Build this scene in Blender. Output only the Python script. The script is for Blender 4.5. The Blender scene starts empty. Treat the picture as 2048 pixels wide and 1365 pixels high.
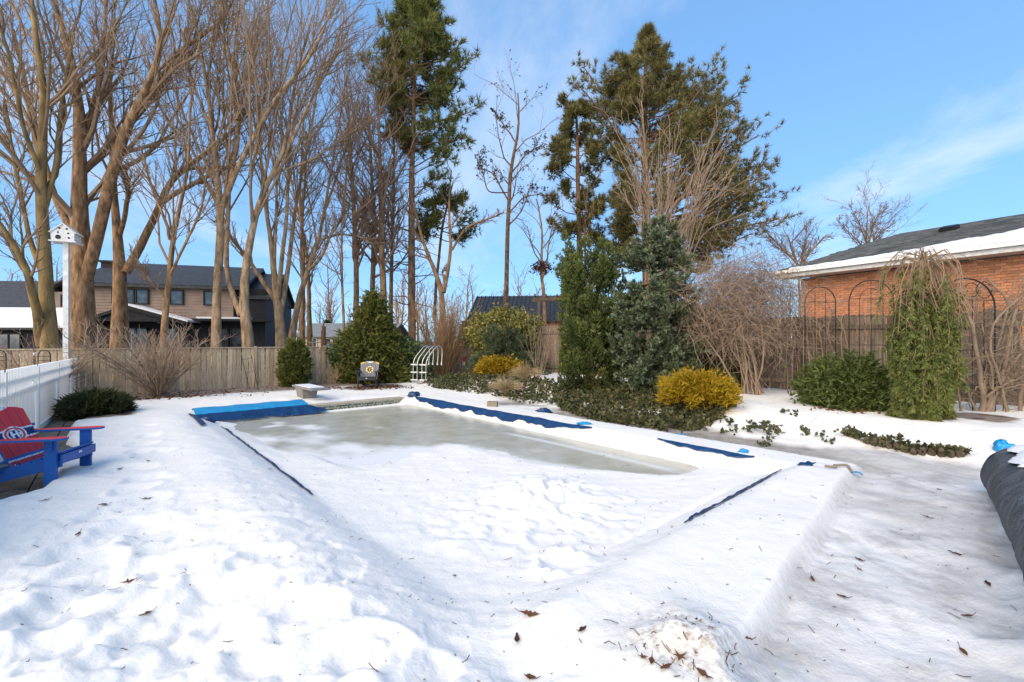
import bpy, math, random
import numpy as np
from mathutils import Vector

# ------------------------------------------------------------------ camera, sky, sun, exposure
sc = bpy.context.scene
F, CX, CY, EYE = 910.0, 1024.0, 682.0, 1.70          # focal length in photo pixels, centre, eye height
cam_d = bpy.data.cameras.new('camera'); cam = bpy.data.objects.new('camera', cam_d)
sc.collection.objects.link(cam)
cam.location = (0, 0, EYE); cam.rotation_euler = (math.radians(90), 0, 0)
cam_d.sensor_width = 36.0; cam_d.lens = 36.0 * F / 2048.0
cam_d.clip_start = 0.05; cam_d.clip_end = 5000
sc.camera = cam

SUN_EL, SUN_AZ = math.radians(34), math.radians(214)   # azimuth clockwise from +Y (sun behind and to the left)
sd = Vector((math.sin(SUN_AZ) * math.cos(SUN_EL), math.cos(SUN_AZ) * math.cos(SUN_EL), math.sin(SUN_EL)))
sun_l = bpy.data.lights.new('sun', 'SUN'); sun_l.energy = 2.95; sun_l.angle = math.radians(68)
sun_l.color = (1.0, 0.82, 0.58)
sun = bpy.data.objects.new('sun', sun_l); sc.collection.objects.link(sun)
sun.rotation_euler = (-sd).to_track_quat('-Z', 'Y').to_euler()

w = bpy.data.worlds.new('World'); sc.world = w; w.use_nodes = True
nt = w.node_tree; N = nt.nodes; L = nt.links; N.clear()
out = N.new('ShaderNodeOutputWorld'); bg = N.new('ShaderNodeBackground')
sky = N.new('ShaderNodeTexSky'); sky.sky_type = 'NISHITA'; sky.sun_disc = False
sky.sun_elevation = SUN_EL; sky.sun_rotation = SUN_AZ
sky.air_density = 1.0; sky.dust_density = 0.0; sky.ozone_density = 2.0
bg.inputs['Strength'].default_value = 0.15
tc = N.new('ShaderNodeTexCoord'); mp = N.new('ShaderNodeMapping')
sep = N.new('ShaderNodeSeparateXYZ'); L.new(tc.outputs['Generated'], sep.inputs[0])
# project the view direction on a high flat cloud layer
def mth(op, a, b=None):
    n = N.new('ShaderNodeMath'); n.operation = op
    for i, v in enumerate((a, b)):
        if v is None: continue
        if isinstance(v, (int, float)): n.inputs[i].default_value = v
        else: L.new(v, n.inputs[i])
    return n.outputs[0]
zz = mth('ADD', mth('MAXIMUM', sep.outputs['Z'], 0.0), 0.12)
cmb = N.new('ShaderNodeCombineXYZ')
L.new(mth('DIVIDE', sep.outputs['X'], zz), cmb.inputs[0]); L.new(mth('DIVIDE', sep.outputs['Y'], zz), cmb.inputs[1])
L.new(cmb.outputs[0], mp.inputs['Vector']); mp.inputs['Scale'].default_value = (0.75, 0.42, 1); mp.inputs['Rotation'].default_value = (0, 0, 0.55)
mp.inputs['Location'].default_value = (3.55, 1.35, 0)
cn = N.new('ShaderNodeTexNoise'); cn.inputs['Scale'].default_value = 1.1; cn.inputs['Detail'].default_value = 8; cn.inputs['Roughness'].default_value = 0.62
cn.inputs['Distortion'].default_value = 0.5
L.new(mp.outputs[0], cn.inputs['Vector'])
cr = N.new('ShaderNodeValToRGB'); cr.color_ramp.elements[0].position = 0.50; cr.color_ramp.elements[1].position = 0.80
cr.color_ramp.elements[1].color = (0.75, 0.75, 0.75, 1)
L.new(cn.outputs['Fac'], cr.inputs[0])
tint = N.new('ShaderNodeMixRGB'); tint.blend_type = 'MULTIPLY'; tint.inputs[0].default_value = 1
tint.inputs[2].default_value = (0.97, 1.66, 2.50, 1)
gam = N.new('ShaderNodeGamma'); gam.inputs['Gamma'].default_value = 0.4; L.new(sky.outputs[0], gam.inputs['Color']); L.new(gam.outputs[0], tint.inputs[1])
mx = N.new('ShaderNodeMixRGB'); L.new(cr.outputs[0], mx.inputs[0]); L.new(tint.outputs[0], mx.inputs[1]); mx.inputs[2].default_value = (4.2, 4.5, 4.9, 1)
L.new(mx.outputs[0], bg.inputs['Color']); L.new(bg.outputs[0], out.inputs[0])

sc.view_settings.view_transform = 'Standard'; sc.view_settings.look = 'None'
sc.view_settings.gamma = 1; sc.view_settings.use_curve_mapping = False
sc.view_settings.exposure = 0.66
sc.render.engine = 'CYCLES'; sc.cycles.use_denoising = True
sc.cycles.max_bounces = 6; sc.cycles.diffuse_bounces = 3; sc.cycles.glossy_bounces = 2; sc.cycles.transmission_bounces = 2
sc.cycles.transparent_max_bounces = 4; sc.cycles.caustics_reflective = False; sc.cycles.caustics_refractive = False

# ------------------------------------------------------------------ helpers
COL = sc.collection
def lin(r, g, b): return tuple(((c / 255) / 12.92 if c <= 10 else ((c / 255 + 0.055) / 1.055) ** 2.4) for c in (r, g, b))
def P(px, py, d): return np.array([(px - CX) / F * d, d, EYE - (py - CY) / F * d])
def G(px, py, z=0.0):
    d = F * (EYE - z) / (py - CY); return np.array([(px - CX) / F * d, d, z])
def unit(a): return a / np.maximum(np.linalg.norm(a, axis=-1, keepdims=True), 1e-9)
def ss(a, b, x):
    t = np.clip((x - a) / (b - a), 0, 1); return t * t * (3 - 2 * t)
def _h(i, j, s):
    n = (i.astype(np.int64) * 374761393 + j.astype(np.int64) * 668265263 + s * 974634777) & 0xffffffff
    n = ((n ^ (n >> 13)) * 1274126177) & 0xffffffff
    return ((n ^ (n >> 16)) & 0xffff) / 65535.0
def vnoise(x, y, s=0):
    i, j = np.floor(x), np.floor(y); f, g = x - i, y - j
    f = f * f * f * (f * (6 * f - 15) + 10); g = g * g * g * (g * (6 * g - 15) + 10)
    a, b, c, d = _h(i, j, s), _h(i + 1, j, s), _h(i, j + 1, s), _h(i + 1, j + 1, s)
    return (a * (1 - f) + b * f) * (1 - g) + (c * (1 - f) + d * f) * g * 1.0 - 0.5
def fbm(x, y, o=3, s=0):
    t = 0; a = 1.0
    for k in range(o):
        t = t + a * vnoise(x * 1.0, y * 1.0, s + k * 17); a *= 0.5
        x, y = x * 1.9 * 0.8 - y * 1.9 * 0.6, x * 1.9 * 0.6 + y * 1.9 * 0.8
    return t

def link(o, parent=None):
    COL.objects.link(o)
    if parent is not None: o.parent = parent
    return o
def tag(o, label=None, cat=None, group=None, kind=None):
    if label: o['label'] = label
    if cat: o['category'] = cat
    if group: o['group'] = group
    if kind: o['kind'] = kind
    return o
def thing(name, label, cat, loc=(0, 0, 0), rz=0.0, group=None):
    o = bpy.data.objects.new(name, None); o.empty_display_size = 0.2
    COL.objects.link(o); o.location = tuple(float(c) for c in loc); o.rotation_euler = (0, 0, rz)
    return tag(o, label, cat, group)

class Geo:
    def __init__(s): s.V = []; s.f = []; s.n = 0
    def add(s, v, f, r=0.5, mi=0):
        v = np.asarray(v, float).reshape(-1, 3); f = np.asarray(f, np.int64)
        r = np.broadcast_to(np.asarray(r, float), (len(f),)); m = np.broadcast_to(np.asarray(mi), (len(f),))
        s.V.append(v); s.f.append((f + s.n, r, m)); s.n += len(v)
    def box(s, c, size, ax=None, r=0.5, mi=0, taper=1.0):
        ax = np.eye(3) if ax is None else np.asarray(ax, float)
        h = np.asarray(size, float) / 2
        q = np.array([[i, j, k] for k in (-1, 1) for j in (-1, 1) for i in (-1, 1)], float)
        q[4:, :2] *= taper
        v = np.asarray(c, float) + (q * h) @ ax
        s.add(v, [[0, 2, 3, 1], [4, 5, 7, 6], [0, 1, 5, 4], [2, 6, 7, 3], [0, 4, 6, 2], [1, 3, 7, 5]], r, mi)
    def beam(s, a, b, w, h, up=(0, 0, 1), r=0.5, mi=0):
        a = np.asarray(a, float); b = np.asarray(b, float); t = unit(b - a)
        n = unit(np.cross(up, t)); u = np.cross(t, n)
        s.box((a + b) / 2, (np.linalg.norm(b - a), w, h), [t, n, u], r, mi)
    def tubes(s, Pn, R, S=5, r=None, cap=False, mi=0):
        Pn = np.asarray(Pn, float); R = np.asarray(R, float)
        if Pn.ndim == 2: Pn = Pn[None]; R = np.broadcast_to(R, Pn.shape[1])[None]
        n, k, _ = Pn.shape
        T = unit(np.gradient(Pn, axis=1))
        ref = np.where(np.abs(T[:, :1, 2:3]) > 0.8, np.array([1.0, 0.3, 0]), np.array([0, 0, 1.0]))
        Nn = unit(np.cross(T, np.broadcast_to(ref, T.shape))); B = np.cross(T, Nn)
        a = np.arange(S) / S * 2 * math.pi
        V = Pn[:, :, None] + R[:, :, None, None] * (np.cos(a)[:, None] * Nn[:, :, None] + np.sin(a)[:, None] * B[:, :, None])
        base = (np.arange(n)[:, None, None] * k + np.arange(k - 1)[None, :, None]) * S
        i = np.arange(S); j = (i + 1) % S
        f = np.stack([base + i, base + j, base + S + j, base + S + i], -1).reshape(-1, 4)
        rr = 0.5 if r is None else np.repeat(np.broadcast_to(r, n), (k - 1) * S)
        n0 = s.n
        s.add(V.reshape(-1, 3), f, rr, mi)
        if cap:
            for q in range(n):
                for e in (0, k - 1):
                    ids = (np.arange(S) + (q * k + e) * S)
                    s.f.append(((ids[::-1] if e == 0 else ids)[None] + n0, np.array([0.5]), np.array([mi])))
    def sprays(s, C, D, m, l, w, sp, rng, r=None, mi=0, kite=False):
        """m thin triangles per point, fanning around D"""
        n = len(C)
        if n == 0: return
        d = unit(np.repeat(D, m, 0) + sp * rng.normal(size=(n * m, 3)))
        c = np.repeat(C, m, 0); ll = l * (0.6 + 0.7 * rng.random(n * m))[:, None]
        side = unit(np.cross(d, rng.normal(size=(n * m, 3)))) * w * (0.6 + 0.8 * rng.random(n * m))[:, None]
        if kite:
            mid = c + d * ll * 0.35; V = np.stack([c, mid + side, c + d * ll, mid - side], 1)
        else: V = np.stack([c + side, c + d * ll, c - side], 1)
        rr = np.clip((np.repeat(rng.random(n), m) if r is None else np.repeat(r, m)) * 0.75 + rng.random(n * m) * 0.25, 0, 1)
        s.add(V.reshape(-1, 3), np.arange(n * m * V.shape[1]).reshape(n * m, -1), rr, mi)
    def grid(s, X, r=0.5, mi=0):
        a, b, _ = X.shape; i = np.arange(a - 1)[:, None] * b + np.arange(b - 1)[None]
        f = np.stack([i, i + b, i + b + 1, i + 1], -1).reshape(-1, 4)
        s.add(X.reshape(-1, 3), f, r if np.ndim(r) == 0 else np.asarray(r).reshape(-1), mi)
    def mesh(s, name, mats, loc=(0, 0, 0), smooth=False):
        me = bpy.data.meshes.new(name)
        V = np.concatenate(s.V) - np.asarray(loc, float)
        loops = np.concatenate([f.reshape(-1) for f, _, _ in s.f]).astype(np.int32)
        tot = np.concatenate([np.full(len(f), f.shape[1]) for f, _, _ in s.f]).astype(np.int32)
        start = np.concatenate([[0], np.cumsum(tot)[:-1]]).astype(np.int32)
        me.vertices.add(len(V)); me.vertices.foreach_set('co', V.astype(np.float32).ravel())
        me.loops.add(len(loops)); me.loops.foreach_set('vertex_index', loops)
        me.polygons.add(len(tot)); me.polygons.foreach_set('loop_start', start)
        for m in (mats if isinstance(mats, (list, tuple)) else [mats]): me.materials.append(m)
        me.polygons.foreach_set('material_index', np.concatenate([m for _, _, m in s.f]).astype(np.int32))
        at = me.attributes.new('rnd', 'FLOAT', 'FACE')
        at.data.foreach_set('value', np.concatenate([r for _, r, _ in s.f]).astype(np.float32))
        me.polygons.foreach_set('use_smooth', np.full(len(tot), smooth))
        me.update(calc_edges=True)
        return me
    def build(s, name, mats, parent=None, loc=None, smooth=False):
        """verts are in world space when parent sits unrotated; loc defaults to the parent's location"""
        if loc is None: loc = tuple(parent.location) if parent is not None else (0, 0, 0)
        o = bpy.data.objects.new(name, s.mesh(name, mats, loc, smooth))
        link(o, parent)
        if parent is None: o.location = tuple(float(c) for c in loc)
        return o

# ------------------------------------------------------------------ materials
def mat(name, c1, c2=None, scale=6.0, rough=0.8, bump=0.0, bscale=30.0, attr=0.0, objr=0.0, spec=0.3, metal=0.0,
        stretch=(1, 1, 1), trans=0.0, detail=4, wobj=False, c3=None):
    m = bpy.data.materials.new(name); m.use_nodes = True
    nt = m.node_tree; n = nt.nodes; l = nt.links; n.clear()
    o = n.new('ShaderNodeOutputMaterial'); b = n.new('ShaderNodeBsdfPrincipled')
    b.inputs['Roughness'].default_value = rough; b.inputs['Specular IOR Level'].default_value = spec; b.inputs['Metallic'].default_value = metal
    c2 = c2 or tuple(x * 0.7 for x in c1)
    tc = n.new('ShaderNodeTexCoord'); mp = n.new('ShaderNodeMapping'); mp.inputs['Scale'].default_value = stretch
    l.new(tc.outputs['Object'], mp.inputs[0])
    if objr:
        oi = n.new('ShaderNodeObjectInfo'); cb = n.new('ShaderNodeCombineXYZ')
        for k in range(3): l.new(oi.outputs['Random'], cb.inputs[k])
        sc_ = n.new('ShaderNodeVectorMath'); sc_.operation = 'SCALE'; sc_.inputs['Scale'].default_value = 37.0; l.new(cb.outputs[0], sc_.inputs[0])
        l.new(sc_.outputs[0], mp.inputs['Location'])
    nz = n.new('ShaderNodeTexNoise'); nz.inputs['Scale'].default_value = scale; nz.inputs['Detail'].default_value = detail
    l.new(mp.outputs[0], nz.inputs['Vector'])
    rp = n.new('ShaderNodeValToRGB'); rp.color_ramp.elements[0].position = 0.32; rp.color_ramp.elements[1].position = 0.68
    rp.color_ramp.elements[0].color = (*c2, 1); rp.color_ramp.elements[1].color = (*c1, 1)
    l.new(nz.outputs['Fac'], rp.inputs[0]); col = rp.outputs[0]
    if attr:
        at = n.new('ShaderNodeAttribute'); at.attribute_name = 'rnd'
        r2 = n.new('ShaderNodeValToRGB'); r2.color_ramp.elements[0].color = (*c2, 1); r2.color_ramp.elements[1].color = (*c1, 1)
        if c3:
            e = r2.color_ramp.elements.new(0.62); e.color = (*c1, 1); r2.color_ramp.elements[2].color = (*c3, 1)
        l.new(at.outputs['Fac'], r2.inputs[0])
        mx = n.new('ShaderNodeMixRGB'); mx.inputs[0].default_value = attr; l.new(col, mx.inputs[1]); l.new(r2.outputs[0], mx.inputs[2]); col = mx.outputs[0]
    if objr:
        mr = n.new('ShaderNodeMapRange'); mr.inputs['To Min'].default_value = 1 - objr; mr.inputs['To Max'].default_value = 1 + objr
        l.new(oi.outputs['Random'], mr.inputs[0])
        hs = n.new('ShaderNodeHueSaturation'); l.new(mr.outputs[0], hs.inputs['Value']); l.new(col, hs.inputs['Color']); col = hs.outputs[0]
    l.new(col, b.inputs['Base Color'])
    if bump:
        bn = n.new('ShaderNodeTexNoise'); bn.inputs['Scale'].default_value = bscale; bn.inputs['Detail'].default_value = 5; l.new(mp.outputs[0], bn.inputs['Vector'])
        bp = n.new('ShaderNodeBump'); bp.inputs['Strength'].default_value = bump; bp.inputs['Distance'].default_value = 0.03
        l.new(bn.outputs['Fac'], bp.inputs['Height']); l.new(bp.outputs[0], b.inputs['Normal'])
    sh = b.outputs[0]
    if trans:
        t = n.new('ShaderNodeBsdfTranslucent'); l.new(col, t.inputs['Color']); ms = n.new('ShaderNodeMixShader'); ms.inputs[0].default_value = trans
        l.new(b.outputs[0], ms.inputs[1]); l.new(t.outputs[0], ms.inputs[2]); sh = ms.outputs[0]
    l.new(sh, o.inputs[0])
    return m

def foliage(name, c1, c2, c3=None, trans=0.2): return mat(name, c1, c2, scale=1.2, rough=0.6, attr=0.8, spec=0.25, trans=trans, c3=c3)
M = {}
M['bark'] = mat('bark', (0.4492, 0.267, 0.1355), (0.1291, 0.073, 0.0372), 9, 0.9, 0.9, 22, stretch=(1, 1, 0.25))
M['bark_grey'] = mat('bark_grey', (0.559, 0.3774, 0.2209), (0.1767, 0.1119, 0.0618), 7, 0.9, 0.8, 20, stretch=(1, 1, 0.3))
M['bark_dark'] = mat('bark_dark', (0.10, 0.065, 0.045), (0.035, 0.024, 0.018), 9, 0.95, 0.8, 20)
M['bark_moss'] = mat('bark_moss', (0.366, 0.2475, 0.0997), (0.122, 0.0825, 0.0399), 4, 0.95, 0.9, 20, stretch=(1, 1, 0.3))
M['bark_pine'] = mat('bark_pine', (0.3499, 0.1926, 0.1023), (0.0878, 0.0519, 0.0304), 10, 0.95, 1.0, 18, stretch=(1, 1, 0.35))
M['twig'] = mat('twig', (0.366, 0.2475, 0.152), (0.1708, 0.1122, 0.0684), 3, 0.85, attr=0.6)
M['vine'] = mat('vine_bark', (0.330, 0.240, 0.165), (0.150, 0.105, 0.070), 5, 0.9, attr=0.5)
M['twig_tan'] = mat('twig_tan', (0.468, 0.299, 0.156), (0.247, 0.143, 0.0715), 3, 0.85, attr=0.6)
M['twig_red'] = mat('twig_red', (0.3538, 0.2255, 0.1425), (0.1708, 0.1045, 0.0665), 3, 0.85, attr=0.6)
M['twig_pale'] = mat('twig_pale', (0.440, 0.315, 0.220), (0.205, 0.142, 0.098), 3, 0.85, attr=0.6)
M['pine'] = foliage('pine_needles', (0.21, 0.22, 0.055), (0.045, 0.06, 0.018), (0.30, 0.28, 0.08))
M['pine_olive'] = foliage('olive_needles', (0.255, 0.225, 0.080), (0.060, 0.060, 0.022), (0.36, 0.29, 0.12))
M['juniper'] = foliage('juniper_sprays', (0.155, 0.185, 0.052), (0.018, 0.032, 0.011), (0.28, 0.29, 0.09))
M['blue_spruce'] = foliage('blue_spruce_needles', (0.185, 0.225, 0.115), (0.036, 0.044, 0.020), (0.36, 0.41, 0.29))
M['hemlock'] = foliage('hemlock_needles', (0.1313, 0.1575, 0.056), (0.033, 0.048, 0.018))
M['cedar'] = foliage('cedar_sprays', (0.1925, 0.196, 0.0455), (0.033, 0.045, 0.012), (0.2295, 0.216, 0.054))
M['yew'] = foliage('yew_leaves', (0.1488, 0.1837, 0.0473), (0.021, 0.039, 0.012), (0.2295, 0.2295, 0.081))
M['mound'] = foliage('mound_sprays', (0.105, 0.1155, 0.0385), (0.027, 0.036, 0.0135))
M['weeping'] = foliage('weeping_needles', (0.21, 0.2363, 0.063), (0.042, 0.069, 0.021), (0.27, 0.2565, 0.081))
M['yellow'] = foliage('yellow_sprays', (0.500, 0.330, 0.018), (0.200, 0.125, 0.012), (0.68, 0.48, 0.05))
M['varieg'] = foliage('variegated_leaves', (0.330, 0.300, 0.085), (0.060, 0.080, 0.022), (0.60, 0.46, 0.16))
M['feather'] = foliage('feathery_needles', (0.105, 0.140, 0.070), (0.022, 0.034, 0.018), (0.17, 0.21, 0.12))
M['dark_leaf'] = foliage('dark_leaves', (0.1663, 0.2188, 0.084), (0.03, 0.051, 0.0195), (0.2295, 0.27, 0.1215))
M['ivy'] = foliage('ivy_leaves', (0.115, 0.120, 0.050), (0.022, 0.028, 0.012), (0.26, 0.20, 0.10))
M['grass'] = foliage('dry_grass', (0.640, 0.500, 0.290), (0.360, 0.260, 0.140))
M['dead'] = foliage('dead_leaves', (0.180, 0.075, 0.032), (0.055, 0.024, 0.012), trans=0.1)
M['pods'] = foliage('dry_pods', (0.130, 0.110, 0.060), (0.040, 0.035, 0.020))
M['fence'] = mat('weathered_cedar', (0.740, 0.570, 0.375), (0.460, 0.340, 0.215), 7, 0.85, 0.5, 40, objr=0.22, stretch=(6, 6, 0.6))
M['fence_old'] = mat('old_grey_wood', (0.250, 0.190, 0.140), (0.115, 0.085, 0.062), 6, 0.9, 0.6, 40, objr=0.25, stretch=(6, 6, 0.5))
M['white_pvc'] = mat('white_vinyl', (0.92, 0.895, 0.85), (0.85, 0.825, 0.78), 3, 0.4, spec=0.4)
M['white_paint'] = mat('white_paint', (0.78, 0.77, 0.74), (0.60, 0.58, 0.53), 9, 0.6, 0.2, 60)
M['black'] = mat('black_metal', (0.022, 0.022, 0.024), (0.012, 0.012, 0.012), 9, 0.5)
M['dark_siding'] = mat('black_siding', (0.020, 0.021, 0.026), (0.012, 0.012, 0.016), 4, 0.7)
M['glass'] = mat('window_glass', (0.10, 0.12, 0.14), (0.02, 0.025, 0.03), 3, 0.08, spec=0.9)
M['blue'] = mat('blue_plastic', (0.012, 0.105, 0.400), (0.010, 0.085, 0.330), 3, 0.45, spec=0.4)
M['red'] = mat('red_print', (0.700, 0.045, 0.055), (0.60, 0.036, 0.045), 3, 0.5)
M['print_white'] = mat('white_print', (0.80, 0.80, 0.80), (0.70, 0.70, 0.70), 3, 0.5)
M['navy'] = mat('navy_print', (0.006, 0.030, 0.150), (0.004, 0.020, 0.10), 3, 0.5)
M['grey_print'] = mat('grey_print', (0.12, 0.12, 0.13), (0.10, 0.10, 0.10), 3, 0.5)
M['charcoal'] = mat('charcoal_plastic', (0.045, 0.047, 0.052), (0.034, 0.035, 0.038), 3, 0.5)
M['gold'] = mat('gold_print', (0.75, 0.48, 0.02), (0.6, 0.38, 0.02), 3, 0.5)
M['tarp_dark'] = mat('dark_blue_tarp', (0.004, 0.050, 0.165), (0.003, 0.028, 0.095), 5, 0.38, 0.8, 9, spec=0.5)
M['tarp_light'] = mat('light_blue_tarp', (0.010, 0.330, 0.640), (0.010, 0.240, 0.520), 4, 0.4, 0.5, 12, spec=0.5)
M['alu'] = mat('aluminium', (0.72, 0.72, 0.70), (0.55, 0.55, 0.53), 6, 0.35, metal=0.7, spec=0.5)
M['tread'] = mat('white_plastic', (0.78, 0.77, 0.73), (0.65, 0.63, 0.58), 6, 0.5)
M['concrete'] = mat('grey_fibreglass', (0.300, 0.285, 0.265), (0.190, 0.180, 0.165), 5, 0.7, 0.3, 30)
M['block'] = mat('tan_block', (0.330, 0.270, 0.200), (0.230, 0.185, 0.135), 20, 0.9, 0.6, 60)
M['stone'] = mat('edging_stone', (0.170, 0.125, 0.085), (0.070, 0.050, 0.035), 9, 0.9, 0.9, 25)
M['paver'] = mat('wet_paver', (0.230, 0.185, 0.140), (0.100, 0.078, 0.058), 6, 0.6, 0.5, 30, objr=0.25)
M['coping'] = mat('coping_stone', (0.560, 0.500, 0.400), (0.400, 0.345, 0.265), 6, 0.7, 0.3, 40)
M['shingle'] = mat('grey_shingle', (0.150, 0.155, 0.150), (0.050, 0.053, 0.054), 5, 0.95, 0.6, 90, objr=0.45, attr=0.6)
M['roof_dark'] = mat('dark_roof_metal', (0.060, 0.063, 0.070), (0.032, 0.034, 0.040), 6, 0.6, 0.3, 30)
M['roof_grey'] = mat('pale_grey_roof', (0.23, 0.235, 0.24), (0.17, 0.175, 0.18), 2, 0.9)
M['brick'] = mat('orange_brick', (0.600, 0.255, 0.125), (0.470, 0.180, 0.088), 8, 0.9, 0.4, 60, objr=0.28, attr=0.6, c3=(0.22, 0.11, 0.085))
M['mortar'] = mat('mortar', (0.42, 0.36, 0.29), (0.33, 0.28, 0.22), 12, 0.95)
M['cream'] = mat('cream_wall', (0.55, 0.44, 0.30), (0.45, 0.36, 0.25), 2, 0.9)
M['car_red'] = mat('red_car_paint', (0.30, 0.02, 0.03), (0.25, 0.015, 0.02), 2, 0.3, spec=0.6)
M['roof_snow'] = mat('roof_snow', (0.84, 0.85, 0.87), (0.78, 0.79, 0.82), 6, 0.7, 0.4, 25)

# ------------------------------------------------------------------ the yard's own frame: u runs down the pool's length towards us, v to the right across it
PO = np.array([-7.0, 9.97]); PA = np.array([0.6635, -0.7482]); PB = np.array([0.7482, 0.6635])
POOL_L, POOL_W, ICE = 10.2, 5.4, -0.15
def XY(u, v): return PO[0] + u * PA[0] + v * PB[0], PO[1] + u * PA[1] + v * PB[1]
def UV(x, y):
    x = np.asarray(x, float) - PO[0]; y = np.asarray(y, float) - PO[1]
    return x * PA[0] + y * PA[1], x * PB[0] + y * PB[1]

rg = np.random.default_rng(5)
# footprints: px, py in the trodden snow left of the pool, plus random ones
FOOT = [(290, 850, .16), (300, 868, .16), (285, 885, .18), (300, 905, .18), (275, 900, .14), (262, 930, .18), (290, 950, .2), (255, 975, .18), (285, 1000, .2),
        (210, 1020, .22), (245, 1045, .22), (310, 1062, .2), (160, 1085, .2), (125, 1100, .2), (180, 1120, .22), (255, 1140, .24), (170, 1160, .22), (245, 1180, .2),
        (330, 1085, .2), (360, 1120, .2), (130, 1195, .2), (90, 1215, .2), (180, 1245, .26), (310, 1225, .3), (395, 1200, .26), (250, 1290, .24), (450, 1180, .2),
        (420, 1260, .24), (90, 1300, .2), (520, 1290, .2), (600, 1240, .2), (340, 1330, .24), (480, 1340, .22), (640, 1330, .2), (740, 1300, .18), (840, 1330, .2), (540, 1110, .14)]
FOOT = [(G(a, b, .16), s) for a, b, s in FOOT]

def fields(x, y):
    x = np.asarray(x, float); y = np.asarray(y, float)
    u, v = UV(x, y)
    n1 = fbm(x * 0.9, y * 0.9, 3, 1); n2 = fbm(x * 3.1, y * 3.1, 3, 2); n3 = fbm(x * 9.0, y * 9.0, 3, 3)
    e1 = 0.10 * n1 + 0.09 * n2                                      # edge wobble
    # bed on the right, raised
    bed = 0.30 * ss(7.1, 8.9, v + 2 * e1) * ss(-6, -1, u + 1.5 * (v > 12))
    rip = fbm(x * 2.6 + 0.6 * y, y * 8.5, 3, 61); crust = np.abs(fbm(x * 6.3, y * 6.3, 3, 63))
    z = 0.07 + 0.032 * n1 + 0.013 * n2 + 0.005 * n3 + bed + 0.010 * rip + 0.024 * (0.2 - crust) * ss(9, 3, np.hypot(x, y))
    left = ss(0.2, -0.4, v)                                         # deep snow on the pool's left
    z = z + left * (0.055 * ss(-4, 2, u)) * ss(14, 9, u)
    # trodden lumpy snow close to the camera on the left / bottom
    r = np.hypot(x, y)
    lump = ss(6.2, 2.6, r) * ss(0.6, -0.5, v) + 0.8 * ss(10.0, 11.0, u) * ss(1.6, 0.4, v)
    bn = np.abs(fbm(x * 1.9 + 3, y * 1.9, 3, 9)); bn2 = np.abs(fbm(x * 5.5, y * 5.5 + 1, 2, 11))
    z = z + np.clip(lump, 0, 1) * (0.035 * (0.30 - bn) + 0.018 * (0.25 - bn2))
    fa = fbm(x * 1.5 + 7, y * 1.9, 3, 15); fb_ = fbm(x * 3.6, y * 4.4 + 3, 3, 19)
    trod = np.clip(ss(7.5, 4.5, r) * ss(0.3, -0.4, v) + lump, 0, 1)
    z = z + trod * (0.016 * ss(-0.02, 0.05, fa) + 0.010 * ss(0.0, 0.045, fb_) - 0.012)
    # rim banks
    inlen = ss(-0.4, 0.5, u) * ss(11.2, 10.3, u)
    z = z + inlen * 0.05 * np.exp(-((v + 0.42) / 0.42) ** 2)
    ue = 10.62 + 0.105 * (5.6 - v)
    nearb = ss(10.0, 10.3, u) * ss(0.0, 0.7, v) * ss(6.05, 5.6, v)
    z = z * (1 - nearb) + nearb * (0.145 + 0.02 * n1 + 0.012 * n2)
    rightb = ss(5.1, 5.5, v) * ss(6.25, 5.85, v + e1) * ss(-0.5, 1, u) * ss(10.75, 10.45, u)
    z = z * (1 - rightb) + rightb * np.maximum(z * .6, 0.075 + 0.02 * n1 + 0.012 * n2)
    # shovelled, icy ways: along the right bank and the patio beyond the near bank
    bedge = 7.25 + 0.45 * ss(9.5, 12, u) + 2.2 * e1
    p_right = ss(6.05, 6.2, v + 0.7 * e1) * ss(bedge, bedge - 0.35, v) * ss(2.0, 4.5, u + 3 * n1)
    p_near = ss(ue - 0.02, ue + 0.11, u + 0.25 * e1) * ss(0.75, 1.15, v + 2.5 * e1) * ss(bedge, bedge - 0.35, v) * ss(12.3, 11.95, u + 1.2 * e1)
    icy = np.clip(np.maximum(p_right, p_near), 0, 1)
    wetp = p_right * ss(11.6, 9.4, u + 0.8 * n1) * ss(5.0, 6.3, v)
    z = z * (1 - icy) + icy * (0.012 + 0.03 * n1 + 0.03 * n2 + 0.007 * n3)
    # under and beyond the rolled cover
    # far rim: coping bare between v 2.6 and 5
    far = ss(-0.62, -0.5, u) * ss(2.45, 2.7, v + e1) * ss(5.15, 4.9, v) * ss(0.40, 0.30, u)
    z = z * (1 - far) - far * 0.10
    # paving bare along the white fence
    pav = ss(-1.72, -1.92, v + 1.6 * e1) * ss(5.1, 4.6, u + 2 * e1) * ss(-3.6, -2.4, u) * ss(-3.4, -2.9, v)
    z = z * (1 - pav) - pav * 0.12
    # ground beyond the yard: thin patchy snow over leaf litter
    litter = np.maximum(ss(-3.6, -4.4, u), ss(12.9, 13.4, v))
    # bare soil under the hedges and the clumps along the back
    for (cx, cy, rr) in SOIL:
        litter = np.maximum(litter, ss(rr, rr * 0.55, np.hypot(x - cx, y - cy) * (1 + 1.2 * e1)))
    # pool interior
    di = np.minimum(np.minimum(u - 0.0, POOL_L - u), np.minimum(v, POOL_W - v))
    E = exposed(u, v, x, y)
    thick = 0.035 - 0.075 * np.maximum(E, 1.3 * ss(6.0, 4.6, u + 0.6 * n1 + 0.5 * ss(1.4, 0.4, v) * 4) * ss(0.35, 0.9, v)) + 0.010 * n2 + 0.004 * n3
    heap = heap_f(x, y)
    thick = thick + heap + 0.007 * rip + 0.006 * (0.2 - crust)
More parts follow.
